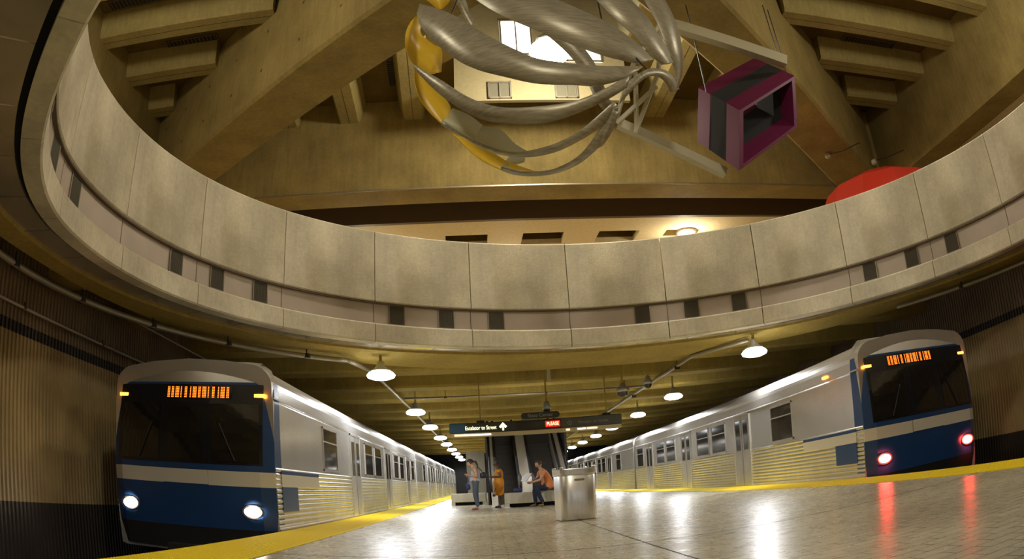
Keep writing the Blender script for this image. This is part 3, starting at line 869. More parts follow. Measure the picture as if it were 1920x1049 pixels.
for a in range(4):
    A = a*pi/2+pi/4; r = sqr(A, .345, 3.6)
    m = MB(); m.box(-.03, .03, -.035, .02, .86, .97, Matrix.Translation((r*math.cos(A), r*math.sin(A), 0)) @ Matrix.Rotation(A, 4, 'Z')); bevel(m.build('corner_tab', M_steel, tc_), .01)
m = MB(); m.box(-.09, .09, -.345, -.333, .72, .75); m.build('label_plate', M_frame, tc_)

m = MB(); m.add([(-.14, -.08, .004), (.12, -.1, .004), (.16, .06, .012), (0, .1, .03), (-.12, .08, .006)], [(0, 1, 2, 3, 4)]); m.add([(-.10, -.06, .03), (.1, -.05, .02), (.05, .06, .05)], [(0, 1, 2)])
o = m.build('crumpled_paper', M_paper, recalc=False); o.location = (.5, 22.35, 0)
tag(o, 'scrap of white paper on the floor beside the woman in orange', 'paper')

# ------------------------------------------------------------------ trains
HW = 1.525
def side_profile():
    """closed outline of one car cross-section (x, z); x positive half mirrored"""
    P = [(HW-.12, -.45), (HW-.02, -.42), (HW, -.10)]
    z = -.06
    while z < .98:
        P += [(HW, z), (HW+.012, z+.022), (HW+.012, z+.048), (HW, z+.07)]
        z += .085
    P += [(HW, 1.02), (HW, 2.08), (HW-.02, 2.14), (HW-.02, 2.32)]
    for i in range(1, 8):
        a = i*pi/2/7
        P.append((HW-.02-.42*(1-math.cos(a)), 2.32+.36*math.sin(a)))
    P += [(.7, 2.74), (0, 2.78)]
    return P
SP = side_profile()
FULL = [(-x, z) for x, z in SP[::-1]][:-0 or None]
OUT = SP+[(-x, z) for x, z in SP[-2::-1]]
nflute = 3+4*math.ceil((.98+.06)/.085)
def car_body(L):
    m = MB(); n = len(OUT); vs = []
    for y in (0, L): vs += [(x, y, z) for x, z in OUT]
    for i in range(n):
        j = (i+1) % n
        z = max(OUT[i][1], OUT[j][1])
        mi = 1 if (z < 1.03 and min(OUT[i][1], OUT[j][1]) > -.3) else 2 if z > 2.45 else 0
        m.add([vs[i], vs[j], vs[n+j], vs[n+i]], [(0, 1, 2, 3)], mi)
    m.add(vs[:n], [tuple(range(n))[::-1]], 0); m.add(vs[n:], [tuple(range(n))], 0)
    return m
DOORS = (7.35, 13.6, 19.9)
WINS = (4.3, 9.6, 11.4, 15.9, 17.7, 21.9)
def train_car(x, y0, L, plat, front, label, tail=False):
    """plat = +1 if the platform lies at +x, -1 if at -x"""
    t = thing('train_car', label, 'train car', (x, y0, -1.1))
    T = lambda m_: m_
    body = car_body(L)
    body.v = [(a, b, c+1.1) for a, b, c in body.v]
    b = body.build('body', [M_train, M_flute, M_roof], t)
    xs = plat*(HW+.0)
    def sidebox(m, ya, yb, za, zb, d0, d1, side=plat): m.box(min(side*(HW+d0), side*(HW+d1)), max(side*(HW+d0), side*(HW+d1)), ya, yb, za+1.1, zb+1.1)
    for dy in DOORS:
        if dy+.7 > L: continue
        m = MB(); sidebox(m, dy-.66, dy+.66, 0, 2.05, -.03, .016); d = m.build('door', M_flute, t)
        m = MB(); sidebox(m, dy-.008, dy+.008, .02, 2.04, .016, .02); m.build('door_seam', M_black, d)
        for s in (-1, 1):
            m = MB(); sidebox(m, dy+s*.33-.19, dy+s*.33+.19, 1.05, 1.9, .0, .021); m.build('door_window', M_glass2, d)
        m = MB()
        sidebox(m, dy-.70, dy-.66, 0, 2.09, 0, .028); sidebox(m, dy+.66, dy+.70, 0, 2.09, 0, .028); sidebox(m, dy-.7, dy+.7, 2.05, 2.09, 0, .028)
        m.build('door_frame', M_train, d)
    for wy in WINS:
        m = MB(); sidebox(m, wy-.68, wy+.68, 1.12, 1.96, -.02, .008); w_ = m.build('side_window', M_glass2, t)
        m = MB()
        for q in ((wy-.72, wy+.72, 1.08, 1.12), (wy-.72, wy+.72, 1.96, 2.0), (wy-.72, wy-.68, 1.08, 2.0), (wy+.68, wy+.72, 1.08, 2.0), (wy-.68, wy+.68, 1.68, 1.71)): sidebox(m, *q, 0, .02)
        m.build('window_frame', M_train, w_)
    m = MB(); sidebox(m, 0, L, 2.12, 2.15, .0, .02); m.build('drip_rail', M_train, t)
    m = MB(); sidebox(m, 0, L, -.02, .03, .0, .03); m.build('sill_rail', M_train, t)
    m = MB()
    for yy in (2.2, 4.4, L-4.4, L-2.2): m.box(-1.2, 1.2, yy-.5, yy+.5, .18, .75)
    m.box(-1.35, 1.35, .5, L-.5, .45, .95); m.build('underframe', M_under, t)
    if front:
        fr = MB()   # moulded cab front shell, slightly bowed
        n = 14; rows = [(-.40, -.02), (.0, -.10), (.52, -.14), (.70, -.15), (.94, -.16), (1.02, -.16), (1.60, -.10), (2.06, -.03), (2.38, .04), (2.62, .14), (2.76, .34)]
        def edge(z):
            return HW+.002 if z < 2.3 else HW-.02-.42*(1-math.sqrt(max(0, 1-min(1, (z-2.32)/.46)**2)))
        G = []
        for z, dy in rows:
            e_ = edge(z)
            G.append([(e_*u, dy-.12*(1-u*u)+(.12 if abs(u) > .999 else 0)+.0, z+1.1) for u in [(-1+2*i/n) for i in range(n+1)]])
        vs = [v for r_ in G for v in r_]
        back = len(vs)
        fs = []; mis = []
        def mi_of(zc, uc):
            if .70 <= zc <= .95: return 1
            if zc < .0: return 2
            if zc > 2.38: return 3
            return 0
        for i in range(len(rows)-1):
            for j in range(n):
                zc = (rows[i][0]+rows[i+1][0])/2
                fr.add([vs[i*(n+1)+j], vs[i*(n+1)+j+1], vs[(i+1)*(n+1)+j+1], vs[(i+1)*(n+1)+j]], [(0, 1, 2, 3)], mi_of(zc, 0))
        # returns to the body
        for i in range(len(rows)-1):
            for j in (0, n):
                a, c = vs[i*(n+1)+j], vs[(i+1)*(n+1)+j]
                zc = (rows[i][0]+rows[i+1][0])/2
                fr.add([a, c, (c[0], .36, c[2]), (a[0], .36, a[2])], [(0, 1, 2, 3)], mi_of(zc, 0))
        a = [vs[(len(rows)-1)*(n+1)+j] for j in range(n+1)]
        for j in range(n): fr.add([a[j], a[j+1], (a[j+1][0], .6, a[j+1][2]), (a[j][0], .6, a[j][2])], [(0, 1, 2, 3)], 3)
        fo = fr.build('cab_front', [M_blue, M_white, M_under, M_roof], t, recalc=False)
        # stripe and blue lines carried round on to the side
        m = MB(); sidebox(m, .3, 3.0, .72, .93, .013, .019, plat); m.build('side_stripe', M_white, t)
        m = MB(); sidebox(m, .3, 3.0, .93, .99, .013, .018, plat); sidebox(m, .3, 1.3, .3, .72, .013, .017, plat); m.build('side_blue', M_blue, t)
        def fy(u, z):
            for i in range(len(rows)-1):
                if rows[i][0] <= z <= rows[i+1][0]:
                    q = (z-rows[i][0])/(rows[i+1][0]-rows[i][0]); dy = rows[i][1]*(1-q)+rows[i+1][1]*q
                    return dy-.12*(1-u*u)
            return 0
        def patch(m, u0, u1, z0, z1, off, k=6, mi=0):
            g = [[((HW*(u0+(u1-u0)*i/k)), fy(u0+(u1-u0)*i/k, z0+(z1-z0)*j/4)-off, z0+(z1-z0)*j/4+1.1) for i in range(k+1)] for j in range(5)]
            vv = [v for r_ in g for v in r_]
            m.add(vv, [(j*(k+1)+i, j*(k+1)+i+1, (j+1)*(k+1)+i+1, (j+1)*(k+1)+i) for j in range(4) for i in range(k)], mi)
        m = MB(); patch(m, -.90, .90, 1.04, 2.34, .006, 12); wm = m.build('window_mask', M_mask, t, recalc=False)
        for ua, ub in ((-.86, -.33), (.33, .86)):
            m = MB(); patch(m, ua, ub, 1.08, 2.02, .014); m.build('windshield', M_glass, wm, recalc=False)
        m = MB(); patch(m, -.28, .28, .0, 1.04, .008); patch(m, -.28, .28, 1.04, 2.04, .011, mi=1); d = m.build('end_door', [M_blue, M_mask], t, recalc=False)
        m = MB(); patch(m, -.2, .2, 1.1, 1.96, .018); m.build('end_door_window', M_glass, d, recalc=False)
        m = MB(); patch(m, -.28, .28, .71, .94, .016); m.build('end_door_stripe', M_white, d, recalc=False)
        # wipers
        for s in (-1, 1):
            m = MB(); m.tube([(s*HW*.6, fy(.6, 1.1)-.04, 2.2), (s*HW*.42, fy(.42, 1.7)-.04, 2.8)], .012, 6); m.build('wiper', M_black, t)
        # destination sign
        u0, u1 = (-.25, .55) if plat > 0 else (-.55, .25)
        m = MB(); patch(m, u0, u1, 2.10, 2.32, .012); s_ = m.build('destination_sign', M_glass, t, recalc=False)
        m = MB()
        for r_ in range(7):
            for c_ in range(46):
                if (c_*7+r_*5+(c_//4)*3) % 5 < 3:
                    u = u0+.02+(u1-u0-.04)*c_/45; z = 2.125+r_*.027
                    yv = fy(u, z)-.02
                    m.add([(HW*u-.008, yv, z+1.092), (HW*u+.008, yv, z+1.092), (HW*u+.008, yv, z+1.108), (HW*u-.008, yv, z+1.108)], [(0, 1, 2, 3)])
        m.build('sign_dots', M_dots, s_, recalc=False)
        # lights
        for s in (-1, 1):
            u = .76*s
            lens = MB(); c0 = Vector((HW*u, fy(u, .3)-.02, 1.1+.30))
            lens.add([c0+Vector((.15*math.cos(a*pi/10), -.012, .085*math.sin(a*pi/10))) for a in range(20)]+[c0+Vector((0, -.035, 0))], [(i, (i+1) % 20, 20) for i in range(20)])
            hz = MB(); hz.add([c0+Vector((r_*math.cos(a*pi/10)*1.25, dy_, r_*.75*math.sin(a*pi/10))) for r_, dy_ in ((.15, .03), (.15, -.02), (.125, -.02)) for a in range(20)], [(k*20+i, k*20+(i+1) % 20, (k+1)*20+(i+1) % 20, (k+1)*20+i) for k in range(2) for i in range(20)])
            h = hz.build('light_housing', M_frame, t, recalc=False)
            lens.build('tail_light' if tail else 'headlight', M_tail if tail else M_head, h, recalc=False)
            light('lamp_light', 'SPOT', c0+Vector((0, -.1, 0)), 60 if tail else 45, (1, .05, .04) if tail else (1, .85, .7), t, .08, rad(150 if tail else 90), (rad(84 if tail else 96), 0, rad(-s*0)), .8)
            m = MB(); c0 = Vector((HW*.86*s, fy(.86, 2.18)-.015, 1.1+2.16)); m.box(c0.x-.09, c0.x+.09, c0.y-.01, c0.y+.03, c0.z-.025, c0.z+.025)
            m.build('marker_light', M_orange, t)
            if tail and s == plat:
                m = MB(); sidebox(m, 1.5, 1.72, 2.2, 2.25, -.03, .0+.01, plat); m.build('side_marker_light', M_orange, t)
        m = MB(); m.box(-.35, .35, -.45, .1, .55, .8); m.build('coupler', M_under, t)
    return t
xL = -3.28-HW; xR = 7.11+HW
train_car(xL, 11.15, 23.2, 1, True, 'lead car of the left train, blue front with white stripe and lit headlights')
train_car(xL, 34.8, 23.2, 1, False, 'stainless steel second car of the left train')
train_car(xL, 58.3, 19.5, 1, False, 'distant last stainless car of the left train')
train_car(xR, 12.5, 23.2, -1, True, 'end car of the right train with glowing red tail lights', tail=True)
train_car(xR, 36.1, 23.2, -1, False, 'stainless steel middle car of the right train')
train_car(xR, 59.7, 18.2, -1, False, 'distant stainless car of the right train')

# ------------------------------------------------------------------ hanging sculpture of steel ribbons
RIBBONS = {'R1': [[[-0.78, 9.9, 8.32], [-0.28, 8.89, 7.34], [0.1, 8.51, 6.74], [0.44, 8.31, 6.33], [0.67, 8.23, 6.12], [0.89, 8.2, 5.98], [1.23, 8.22, 5.92], [1.72, 8.34, 5.94], [2.43, 8.7, 6.17]], [[-0.71, 9.27, 7.37], [-0.49, 8.89, 6.81], [-0.18, 8.58, 6.27], [0.1, 8.41, 5.97], [0.42, 8.29, 5.77], [0.86, 8.23, 5.6], [1.32, 8.26, 5.59], [1.66, 8.36, 5.63], [2.03, 8.5, 5.81]]], 'R2': [[[-0.79, 9.22, 6.62], [-0.38, 8.76, 6.04], [-0.04, 8.56, 5.64], [0.29, 8.43, 5.4], [0.62, 8.34, 5.31], [1.03, 8.31, 5.32], [1.38, 8.33, 5.4], [1.81, 8.42, 5.65], [2.16, 8.55, 5.93]], [[-0.8, 9.25, 6.59], [-0.51, 8.92, 6.02], [-0.22, 8.73, 5.62], [0.09, 8.61, 5.33], [0.39, 8.51, 5.18], [0.86, 8.43, 5.11], [1.27, 8.4, 5.2], [1.76, 8.46, 5.46], [2.1, 8.56, 5.72]]], 'R3': [[[-0.36, 9.04, 5.51], [-0.08, 8.93, 5.23], [0.21, 8.86, 5.03], [0.45, 8.83, 4.92], [0.72, 8.75, 4.88], [1.06, 8.64, 4.92], [1.37, 8.56, 5.05], [1.61, 8.51, 5.23], [1.88, 8.52, 5.48]], [[-0.4, 9.12, 5.52], [-0.11, 8.98, 5.24], [0.18, 8.94, 5.02], [0.44, 8.91, 4.9], [0.74, 8.85, 4.84], [1.09, 8.75, 4.86], [1.43, 8.65, 4.99], [1.69, 8.62, 5.16], [1.95, 8.59, 5.44]]], 'R4': [[[0.39, 9.18, 4.87], [0.56, 9.17, 4.81], [0.74, 9.18, 4.78], [1.04, 9.11, 4.76], [1.32, 8.94, 4.82], [1.49, 8.8, 4.93], [1.63, 8.67, 5.08], [1.87, 8.57, 5.38]], [[0.38, 9.29, 4.87], [0.55, 9.35, 4.82], [0.77, 9.31, 4.77], [1.07, 9.22, 4.75], [1.36, 9.08, 4.8], [1.57, 8.94, 4.9], [1.73, 8.81, 5.03], [1.97, 8.64, 5.37]]], 'R5': [[[0.45, 8.85, 7.96], [1.14, 8.5, 7.31], [1.61, 8.44, 6.98], [1.97, 8.5, 6.8], [2.35, 8.64, 6.57], [2.63, 8.82, 6.37]], [[-0.12, 9.1, 8.02], [0.36, 8.51, 7.05], [0.93, 8.27, 6.5], [1.5, 8.28, 6.2], [1.87, 8.39, 6.12], [2.32, 8.62, 6.16]]], 'R6': [[[2.27, 8.95, 7.92], [2.66, 8.93, 7.32], [2.82, 8.99, 7.0], [2.96, 9.09, 6.76], [3.07, 9.24, 6.59]], [[1.75, 8.69, 7.65], [2.05, 8.57, 7.0], [2.37, 8.65, 6.66], [2.59, 8.79, 6.44], [2.77, 8.95, 6.36]]], 'R7': [[[3.3, 9.9, 8.67], [3.41, 9.81, 8.05], [3.4, 9.65, 7.56], [3.38, 9.6, 7.09], [3.3, 9.59, 6.66], [3.13, 9.49, 6.26]], [[2.71, 9.25, 8.19], [2.86, 9.07, 7.32], [2.93, 9.07, 6.93], [2.99, 9.13, 6.67], [3.07, 9.28, 6.44], [3.02, 9.33, 6.18]]], 'R8': [[[2.08, 8.54, 5.75], [2.29, 8.63, 5.98], [2.55, 8.79, 6.19], [2.84, 9.03, 6.31], [3.03, 9.27, 6.32], [3.17, 9.54, 6.29]], [[1.97, 8.58, 5.48], [2.2, 8.63, 5.74], [2.4, 8.72, 5.96], [2.61, 8.85, 6.1], [2.78, 9.02, 6.12], [2.91, 9.24, 6.05]]], 'R9': [[[1.95, 8.59, 5.44], [1.9, 8.69, 5.25], [1.81, 8.79, 5.09], [1.72, 8.87, 4.99]], [[1.85, 8.56, 5.38], [1.76, 8.66, 5.17], [1.67, 8.75, 5.04], [1.61, 8.87, 4.94]]], 'R10': [[[0.29, 10.47, 9.09], [1.18, 10.68, 8.77], [1.71, 10.75, 8.25], [2.11, 10.75, 7.6], [2.27, 10.67, 6.79], [2.33, 10.62, 6.55]], [[-0.09, 10.37, 8.97], [0.79, 10.68, 8.63], [1.42, 10.78, 8.09], [1.86, 10.77, 7.45], [2.07, 10.69, 6.7], [2.22, 10.61, 6.4]]], 'Y1': [[[-0.82, 10.06, 8.2], [-0.94, 9.9, 7.89], [-1.0, 9.9, 7.62], [-0.99, 10.1, 7.46], [-0.88, 10.26, 7.28], [-0.62, 10.43, 7.18]], [[-0.77, 10.21, 8.16], [-0.79, 10.26, 7.96], [-0.71, 10.35, 7.88], [-0.58, 10.44, 7.8], [-0.44, 10.51, 7.71], [-0.45, 10.52, 7.27]]], 'Y2': [[[-0.87, 10.26, 7.24], [-0.87, 10.24, 6.97], [-0.8, 10.24, 6.66], [-0.67, 10.27, 6.42], [-0.45, 10.32, 6.17]], [[-0.81, 10.31, 7.22], [-0.66, 10.4, 7.03], [-0.47, 10.47, 6.82], [-0.31, 10.5, 6.57], [-0.35, 10.42, 6.31]]], 'Y3': [[[-0.28, 10.35, 6.0], [-0.03, 10.3, 5.66], [0.2, 10.24, 5.42], [0.51, 10.22, 5.25], [0.82, 10.22, 5.18]], [[-0.13, 10.39, 5.94], [0.09, 10.42, 5.83], [0.33, 10.41, 5.66], [0.56, 10.37, 5.47], [0.98, 10.29, 5.25]]], 'Y4': [[[-0.82, 9.9, 8.56], [-0.67, 10.05, 8.51], [-0.49, 10.34, 8.49]], [[-0.27, 10.31, 8.87], [-0.3, 10.37, 8.7], [-0.42, 10.37, 8.53]]], 'C1': [[[-0.28, 10.5, 6.54], [-0.01, 10.56, 6.42], [0.19, 10.57, 6.23]], [[-0.45, 10.33, 6.19], [-0.15, 10.41, 6.03], [0.05, 10.43, 5.9]]], 'C2': [[[0.19, 10.56, 6.21], [0.48, 10.6, 6.14], [0.67, 10.54, 5.87], [0.88, 10.5, 5.69]], [[0.04, 10.44, 5.92], [0.23, 10.43, 5.78], [0.45, 10.44, 5.68], [0.74, 10.46, 5.63]]], 'C3': [[[0.57, 10.44, 5.61], [0.69, 10.45, 5.61], [0.81, 10.44, 5.56]], [[0.42, 10.26, 5.34], [0.6, 10.34, 5.4], [0.79, 10.4, 5.48]]], 'G1': [[[-0.04, 10.43, 8.88], [0.04, 10.55, 8.59], [0.16, 10.63, 8.33]], [[-0.23, 10.35, 8.84], [-0.12, 10.5, 8.59], [0.03, 10.61, 8.27]]]}
def ribbon(pts, name, mat, parent, origin, n=28, th=.012):
    A, B = pts
    def cr(P, t):
        k = len(P)-1; x = t*k; i = min(int(x), k-1); f = x-i
        p0, p1, p2, p3 = [Vector(P[max(0, min(k, i+d))]) for d in (-1, 0, 1, 2)]
        return .5*((2*p1)+(-p0+p2)*f+(2*p0-5*p1+4*p2-p3)*f*f+(-p0+3*p1-3*p2+p3)*f**3)
    g = []
    for i in range(n+1):
        a, b = cr(A, i/n), cr(B, i/n)
        mid = (a+b)/2; c = (mid-Vector((1.1, 9.9, 7.2)))
        c = c.normalized()*(a-b).length*.05 if c.length > 1e-6 else Vector()
        g.append([a-Vector(origin), mid+c-Vector(origin), b-Vector(origin)])
    vs = [v for r in g for v in r]
    m = MB(); m.add(vs, [(3*i+j, 3*i+j+1, 3*i+4+j, 3*i+3+j) for i in range(n) for j in range(2)])
    o = m.build(name, mat, parent, smooth=True, recalc=False)
    md = o.modifiers.new('thickness', 'SOLIDIFY'); md.thickness = th; md.offset = 0
    return o
org = (1.1, 9.6, 7.0)
sc_ = thing('ribbon_sculpture', 'hanging sculpture of curling brushed steel ribbons with yellow insides', 'sculpture', org)
for k, v in RIBBONS.items():
    nm, mt = ('steel_ribbon', M_silver) if k[0] in 'RG' else ('yellow_blade', M_gold) if k[0] == 'Y' else ('cream_blade', M_cream)
    ribbon(v, nm, mt, sc_, org)
for q in ([(0.9, -.6, .2), (0.9, -.3, 3.05)], [(-1.4, -.2, .5), (-.6, -.1, 3.05)], [(1.3, -1.1, -1.0), (.9, -.6, .2)]):
    m = MB(); m.tube(q, .012, 6); m.build('hanging_cable', M_bracket, sc_)

# truss of white bars beside it
tr = thing('white_truss', 'off-white steel bars and lattice hanging between the ribbons and the maroon frames', 'truss', (3.5, 12, 8))
O = Vector((3.5, 12, 8))
def bar(a, b, w_, h, nm='bar'):
    a, b = Vector(a)-O, Vector(b)-O
    d = (b-a).normalized(); s = d.cross(Vector((0, 0, 1))).normalized(); u = s.cross(d)
    m = MB(); vs = [p_+s*i*w_/2+u*j*h/2 for p_ in (a, b) for i, j in ((-1, -1), (1, -1), (1, 1), (-1, 1))]
    m.add(vs, [(0, 1, 2, 3), (7, 6, 5, 4), (0, 4, 5, 1), (1, 5, 6, 2), (2, 6, 7, 3), (3, 7, 4, 0)])
    return m.build(nm, M_truss, tr)
bar((3.9, 12.0, 9.36), (6.55, 12.0, 8.53), .2, .24, 'upper_bar')
bar((2.68, 12.0, 6.95), (4.6, 12.0, 5.93), .16, .17, 'lower_bar')
for a, b in (((2.95, 11.2, 7.8), (2.50, 11.4, 6.7)), ((3.38, 11.2, 7.60), (2.82, 11.4, 6.45)), ((2.95, 11.2, 7.6), (2.86, 11.4, 6.55)), ((3.3, 11.2, 7.3), (2.52, 11.4, 6.65)), ((3.38, 11.2, 7.6), (3.9, 12, 9.3)), ((2.95, 11.2, 7.8), (3.9, 12, 9.36))):
    bar(a, b, .06, .07, 'lattice_bar')
for p_, zt in (((6.4, 12, 8.6), 2.05), ((4.1, 12, 9.3), 2.05)):
    q = Vector(p_)-O; m = MB(); m.tube([q, (q.x, q.y, zt)], .012, 6); m.build('hanging_cable', M_bracket, tr)

# maroon square frames
fr_ = thing('maroon_frame_sculpture', 'two maroon and violet open square frames hanging at an angle under the right beam', 'sculpture', (5.4, 12.3, 7.4))
PF = [Vector(v) for v in [[4.87, 11.3, 6.9], [6.62, 11.9, 8.13], [6.36, 11.9, 6.91], [4.61, 11.3, 5.68]]]
PB = [Vector(v) for v in [[4.54, 12.4, 8.0], [6.3, 13.0, 9.23], [6.04, 13.0, 8.0], [4.28, 12.4, 6.78]]]
PO = Vector((5.4, 12.3, 7.4))
def tube_seg(t0, t1, inset, name, mat=None):
    m = MB(); vs = []
    for t in (t0, t1):
        R_ = [PF[i].lerp(PB[i], t)-PO for i in range(4)]
        c = sum(R_, Vector())/4
        vs += R_+[c+(v-c)*inset for v in R_]
    fs = []
    for i in range(4):
        j = (i+1) % 4
        fs += [(i, j, 8+j, 8+i), (4+i, 12+i, 12+j, 4+j), (i, 4+i, 4+j, j), (8+i, 8+j, 12+j, 12+i)]
    m.add(vs, fs)
    return m.build(name, mat or M_purple, fr_)
tube_seg(0, .33, .88, 'front_frame')
tube_seg(.66, 1, .88, 'back_frame')
tube_seg(.30, .70, .60, 'slot_shade_joiner', M_gap)  # near-black colour stands for the shade inside the slot
for q in (PF[1].lerp(PB[1], .2)-PO, PF[0].lerp(PB[0], .8)-PO):
    m = MB(); m.tube([q, (q.x, q.y, 2.62)], .012, 6); m.build('hanging_cable', M_bracket, fr_)

# red sculpture behind the parapet
rs = thing('red_dome_sculpture', 'faceted red dome rising behind the right part of the parapet', 'sculpture', (12.2, 17.9, 5.5))
m = MB()
n = 12
ringpts = []
for r, z in ((2.4, 0), (2.35, 1.7), (1.9, 2.5), (1.0, 2.9), (.0, 2.95)):
    ringpts.append([(r*math.cos(2*pi*i/n+.2), r*math.sin(2*pi*i/n+.2), z) for i in range(n)])
loft(m, ringpts)
m.build('dome', M_red, rs, recalc=False)
m = MB(); m.lathe([(2.45, 0), (2.45, .08), (2.3, .08)], 24); m.build('base_ring', M_gap, rs)

# small fittings on the right diagonal beam
def spotcam(p_, label):
    t = thing('beam_spotlight', label, 'light fitting', p_)
    m = MB(); m.lathe([(0, 0), (.09, 0), (.11, -.1), (.08, -.16), (0, -.16)], 14); m.build('housing', M_truss, t, smooth=True)
    m = MB(); m.tube([(0, 0, 0), (.15, .05, .02), (.5, -.2, .02), (.9, -.9, .02)], .018, 6); m.build('cable', M_bracket, t)
spotcam((11.4, 19.6, ZBM-.02), 'small white fitting with a cable under the right diagonal beam')
spotcam((13.55, 19.95, ZBM-.02), 'small white fitting at the corner edge of the right diagonal beam')

# ------------------------------------------------------------------ people
def skinned(chains, sub=2, extra=None):
    """chains: list of lists of (pos, radius); chains start at an existing point to branch"""
    me = bpy.data.meshes.new('sk'); o = bpy.data.objects.new('sk', me); COL.objects.link(o)
    bm = bmesh.new(); lay = bm.verts.layers.skin.verify(); vm = {}
    firstv = None
    for ch in chains:
        prev = None
        for pos, r in ch:
            key = tuple(round(c, 4) for c in pos)
            if key in vm: v = vm[key]
            else:
                v = bm.verts.new(pos); vm[key] = v
                rr = r if isinstance(r, tuple) else (r, r)
                v[lay].radius = rr
                if firstv is None: firstv = v; v[lay].use_root = True
            if prev is not None and prev is not v:
                try: bm.edges.new((prev, v))
                except ValueError: pass
            prev = v
    bm.to_mesh(me); bm.free()
    o.modifiers.new('s', 'SKIN').use_smooth_shade = True
    sb = o.modifiers.new('u', 'SUBSURF'); sb.levels = sub; sb.render_levels = sub
    dg = bpy.context.evaluated_depsgraph_get(); dg.update()
    r = bpy.data.meshes.new_from_object(o.evaluated_get(dg))
    bpy.data.objects.remove(o)
    for p_ in r.polygons: p_.use_smooth = True
    return r
def head_mesh(bm, M):
    """face forward = -x"""
    r0 = bmesh.ops.create_uvsphere(bm, u_segments=24, v_segments=18, radius=1)['verts']
    for v in r0:
        x, y, z = v.co
        f = max(0, -x)
        k = 1.0
        if z < -.1: k = 1-.28*min(1, (-z-.1)/.9)
        X = x*.098; Y = y*.076*k; Z = z*.118
        if x < 0 and z < -.2: X *= 1-.12*(-z)
        if x < -.8 and abs(y) < .22 and -.35 < z < .15: X -= .020*(1-abs(y)/.22)*(1-(z+.35)/.6)      # nose
        if x < -.75 and .15 < abs(y) < .55 and .0 < z < .25: X += .008                                # eye sockets
        if x < -.8 and abs(y) < .35 and -.62 < z < -.5: X += .004                                     # mouth line
        v.co = M @ Vector((X, Y, Z))
    for s in (-1, 1):
        e = bmesh.ops.create_uvsphere(bm, u_segments=8, v_segments=6, radius=1)['verts']
        for v in e: v.co = M @ (Vector((v.co.x*.016, v.co.y*.008, v.co.z*.028))+Vector((.005, s*.076, -.008)))
def hand_chains(w, d, n, curl=.5, side=1):
    """w wrist position, d direction of fingers, n palm normal; returns chains rooted at the palm"""
    w, d, n = Vector(w), Vector(d).normalized(), Vector(n).normalized()
    s = d.cross(n).normalized()
    palm = w+d*.07
    out = []
    pk = tuple(palm)
    for i, (off_, ln) in enumerate(((-.030, .068), (-.010, .080), (.011, .075), (.030, .060))):
        b = palm+s*off_+d*.012
        p1 = b+d*ln*.45+n*ln*curl*.15
        p2 = b+d*ln*.75+n*ln*curl*.5
        out.append([(pk, (.034, .018)), (tuple(b), .010), (tuple(p1), .0088), (tuple(p2), .0075)])
    th = w+d*.03-s*.03*side
    out.append([(tuple(w+d*.02), .026), (tuple(th), .012), (tuple(th+d*.035-s*.015*side+n*.012), .010), (tuple(th+d*.055-s*.01*side+n*.025), .008)])
    return [[(tuple(w), .025), (tuple(w+d*.02), .026), (pk, (.034, .018))]]+out
def person_parts(t, body_chains, skin, headM, hands):
    me = skinned(body_chains+sum(hands, []), 2)
    bm = bmesh.new(); bm.from_mesh(me)
    head_mesh(bm, headM)
    bm.to_mesh(me); bm.free()
    for p_ in me.polygons: p_.use_smooth = True
    me.materials.clear(); me.materials.append(skin)
    link('body', me, None, t)
def cloth(t, name, chains, mat, sub=2):
    me = skinned(chains, sub); me.materials.clear(); me.materials.append(mat)
    return link(name, me, None, t)
def hair_cap(t, M, mat, back=.02, long=0, nm='hair'):
    bm = bmesh.new()
    bmesh.ops.create_uvsphere(bm, u_segments=24, v_segments=16, radius=1)
    kill = []
    for v in bm.verts:
        x, y, z = v.co
        if x < -.45 and z < .55 or (z < -.35-long and x < .9): kill.append(v)
        v.co = M @ Vector((x*.112+.006+back*.3, y*.088, z*.13+.006))
    bmesh.ops.delete(bm, geom=kill, context='VERTS')
    me = bpy.data.meshes.new('hair'); bm.to_mesh(me); bm.free()
    for p_ in me.polygons: p_.use_smooth = True
    me.materials.append(mat)
    o = link(nm, me, None, t)
    md = o.modifiers.new('th', 'SOLIDIFY'); md.thickness = .012
    return o
def face_marks(t, M, dark=M_hair):
    m = MB()
    for s in (-1, 1):
        c = M @ Vector((-.088, s*.03, .014)); m.add([M @ Vector((-.094+abs(dy)*.15, s*.031+dy, .014+dz)) for dy, dz in ((-.013, 0), (0, .006), (.013, 0), (0, -.006))], [(0, 1, 2, 3)])
        m.add([M @ Vector((-.094, s*.031+dy, .034+dz)) for dy, dz in ((-.016, 0), (.016, .002), (.016, .007), (-.016, .006))], [(0, 1, 2, 3)])
    m.build('eyes', dark, t, recalc=False)
    m = MB(); m.add([M @ Vector((-.089, dy, -.062+dz)) for dy, dz in ((-.022, 0), (0, .005), (.022, 0), (0, -.007))], [(0, 1, 2, 3)])
    m.build('mouth', plain('lip', (.25, .06, .05), .5) if 'lip' not in MATS else MATS['lip'], t, recalc=False)
def shoe(t, c, mat, d=(-1, 0)):
    d = Vector((d[0], d[1], 0)).normalized()
    me = skinned([[(tuple(Vector(c)+d*-.05+Vector((0, 0, .045))), (.042, .045)), (tuple(Vector(c)+d*.04+Vector((0, 0, .040))), (.044, .038)), (tuple(Vector(c)+d*.15+Vector((0, 0, .028))), (.042, .026))]], 2)
    me.materials.clear(); me.materials.append(mat)
    link('shoe', me, None, t)

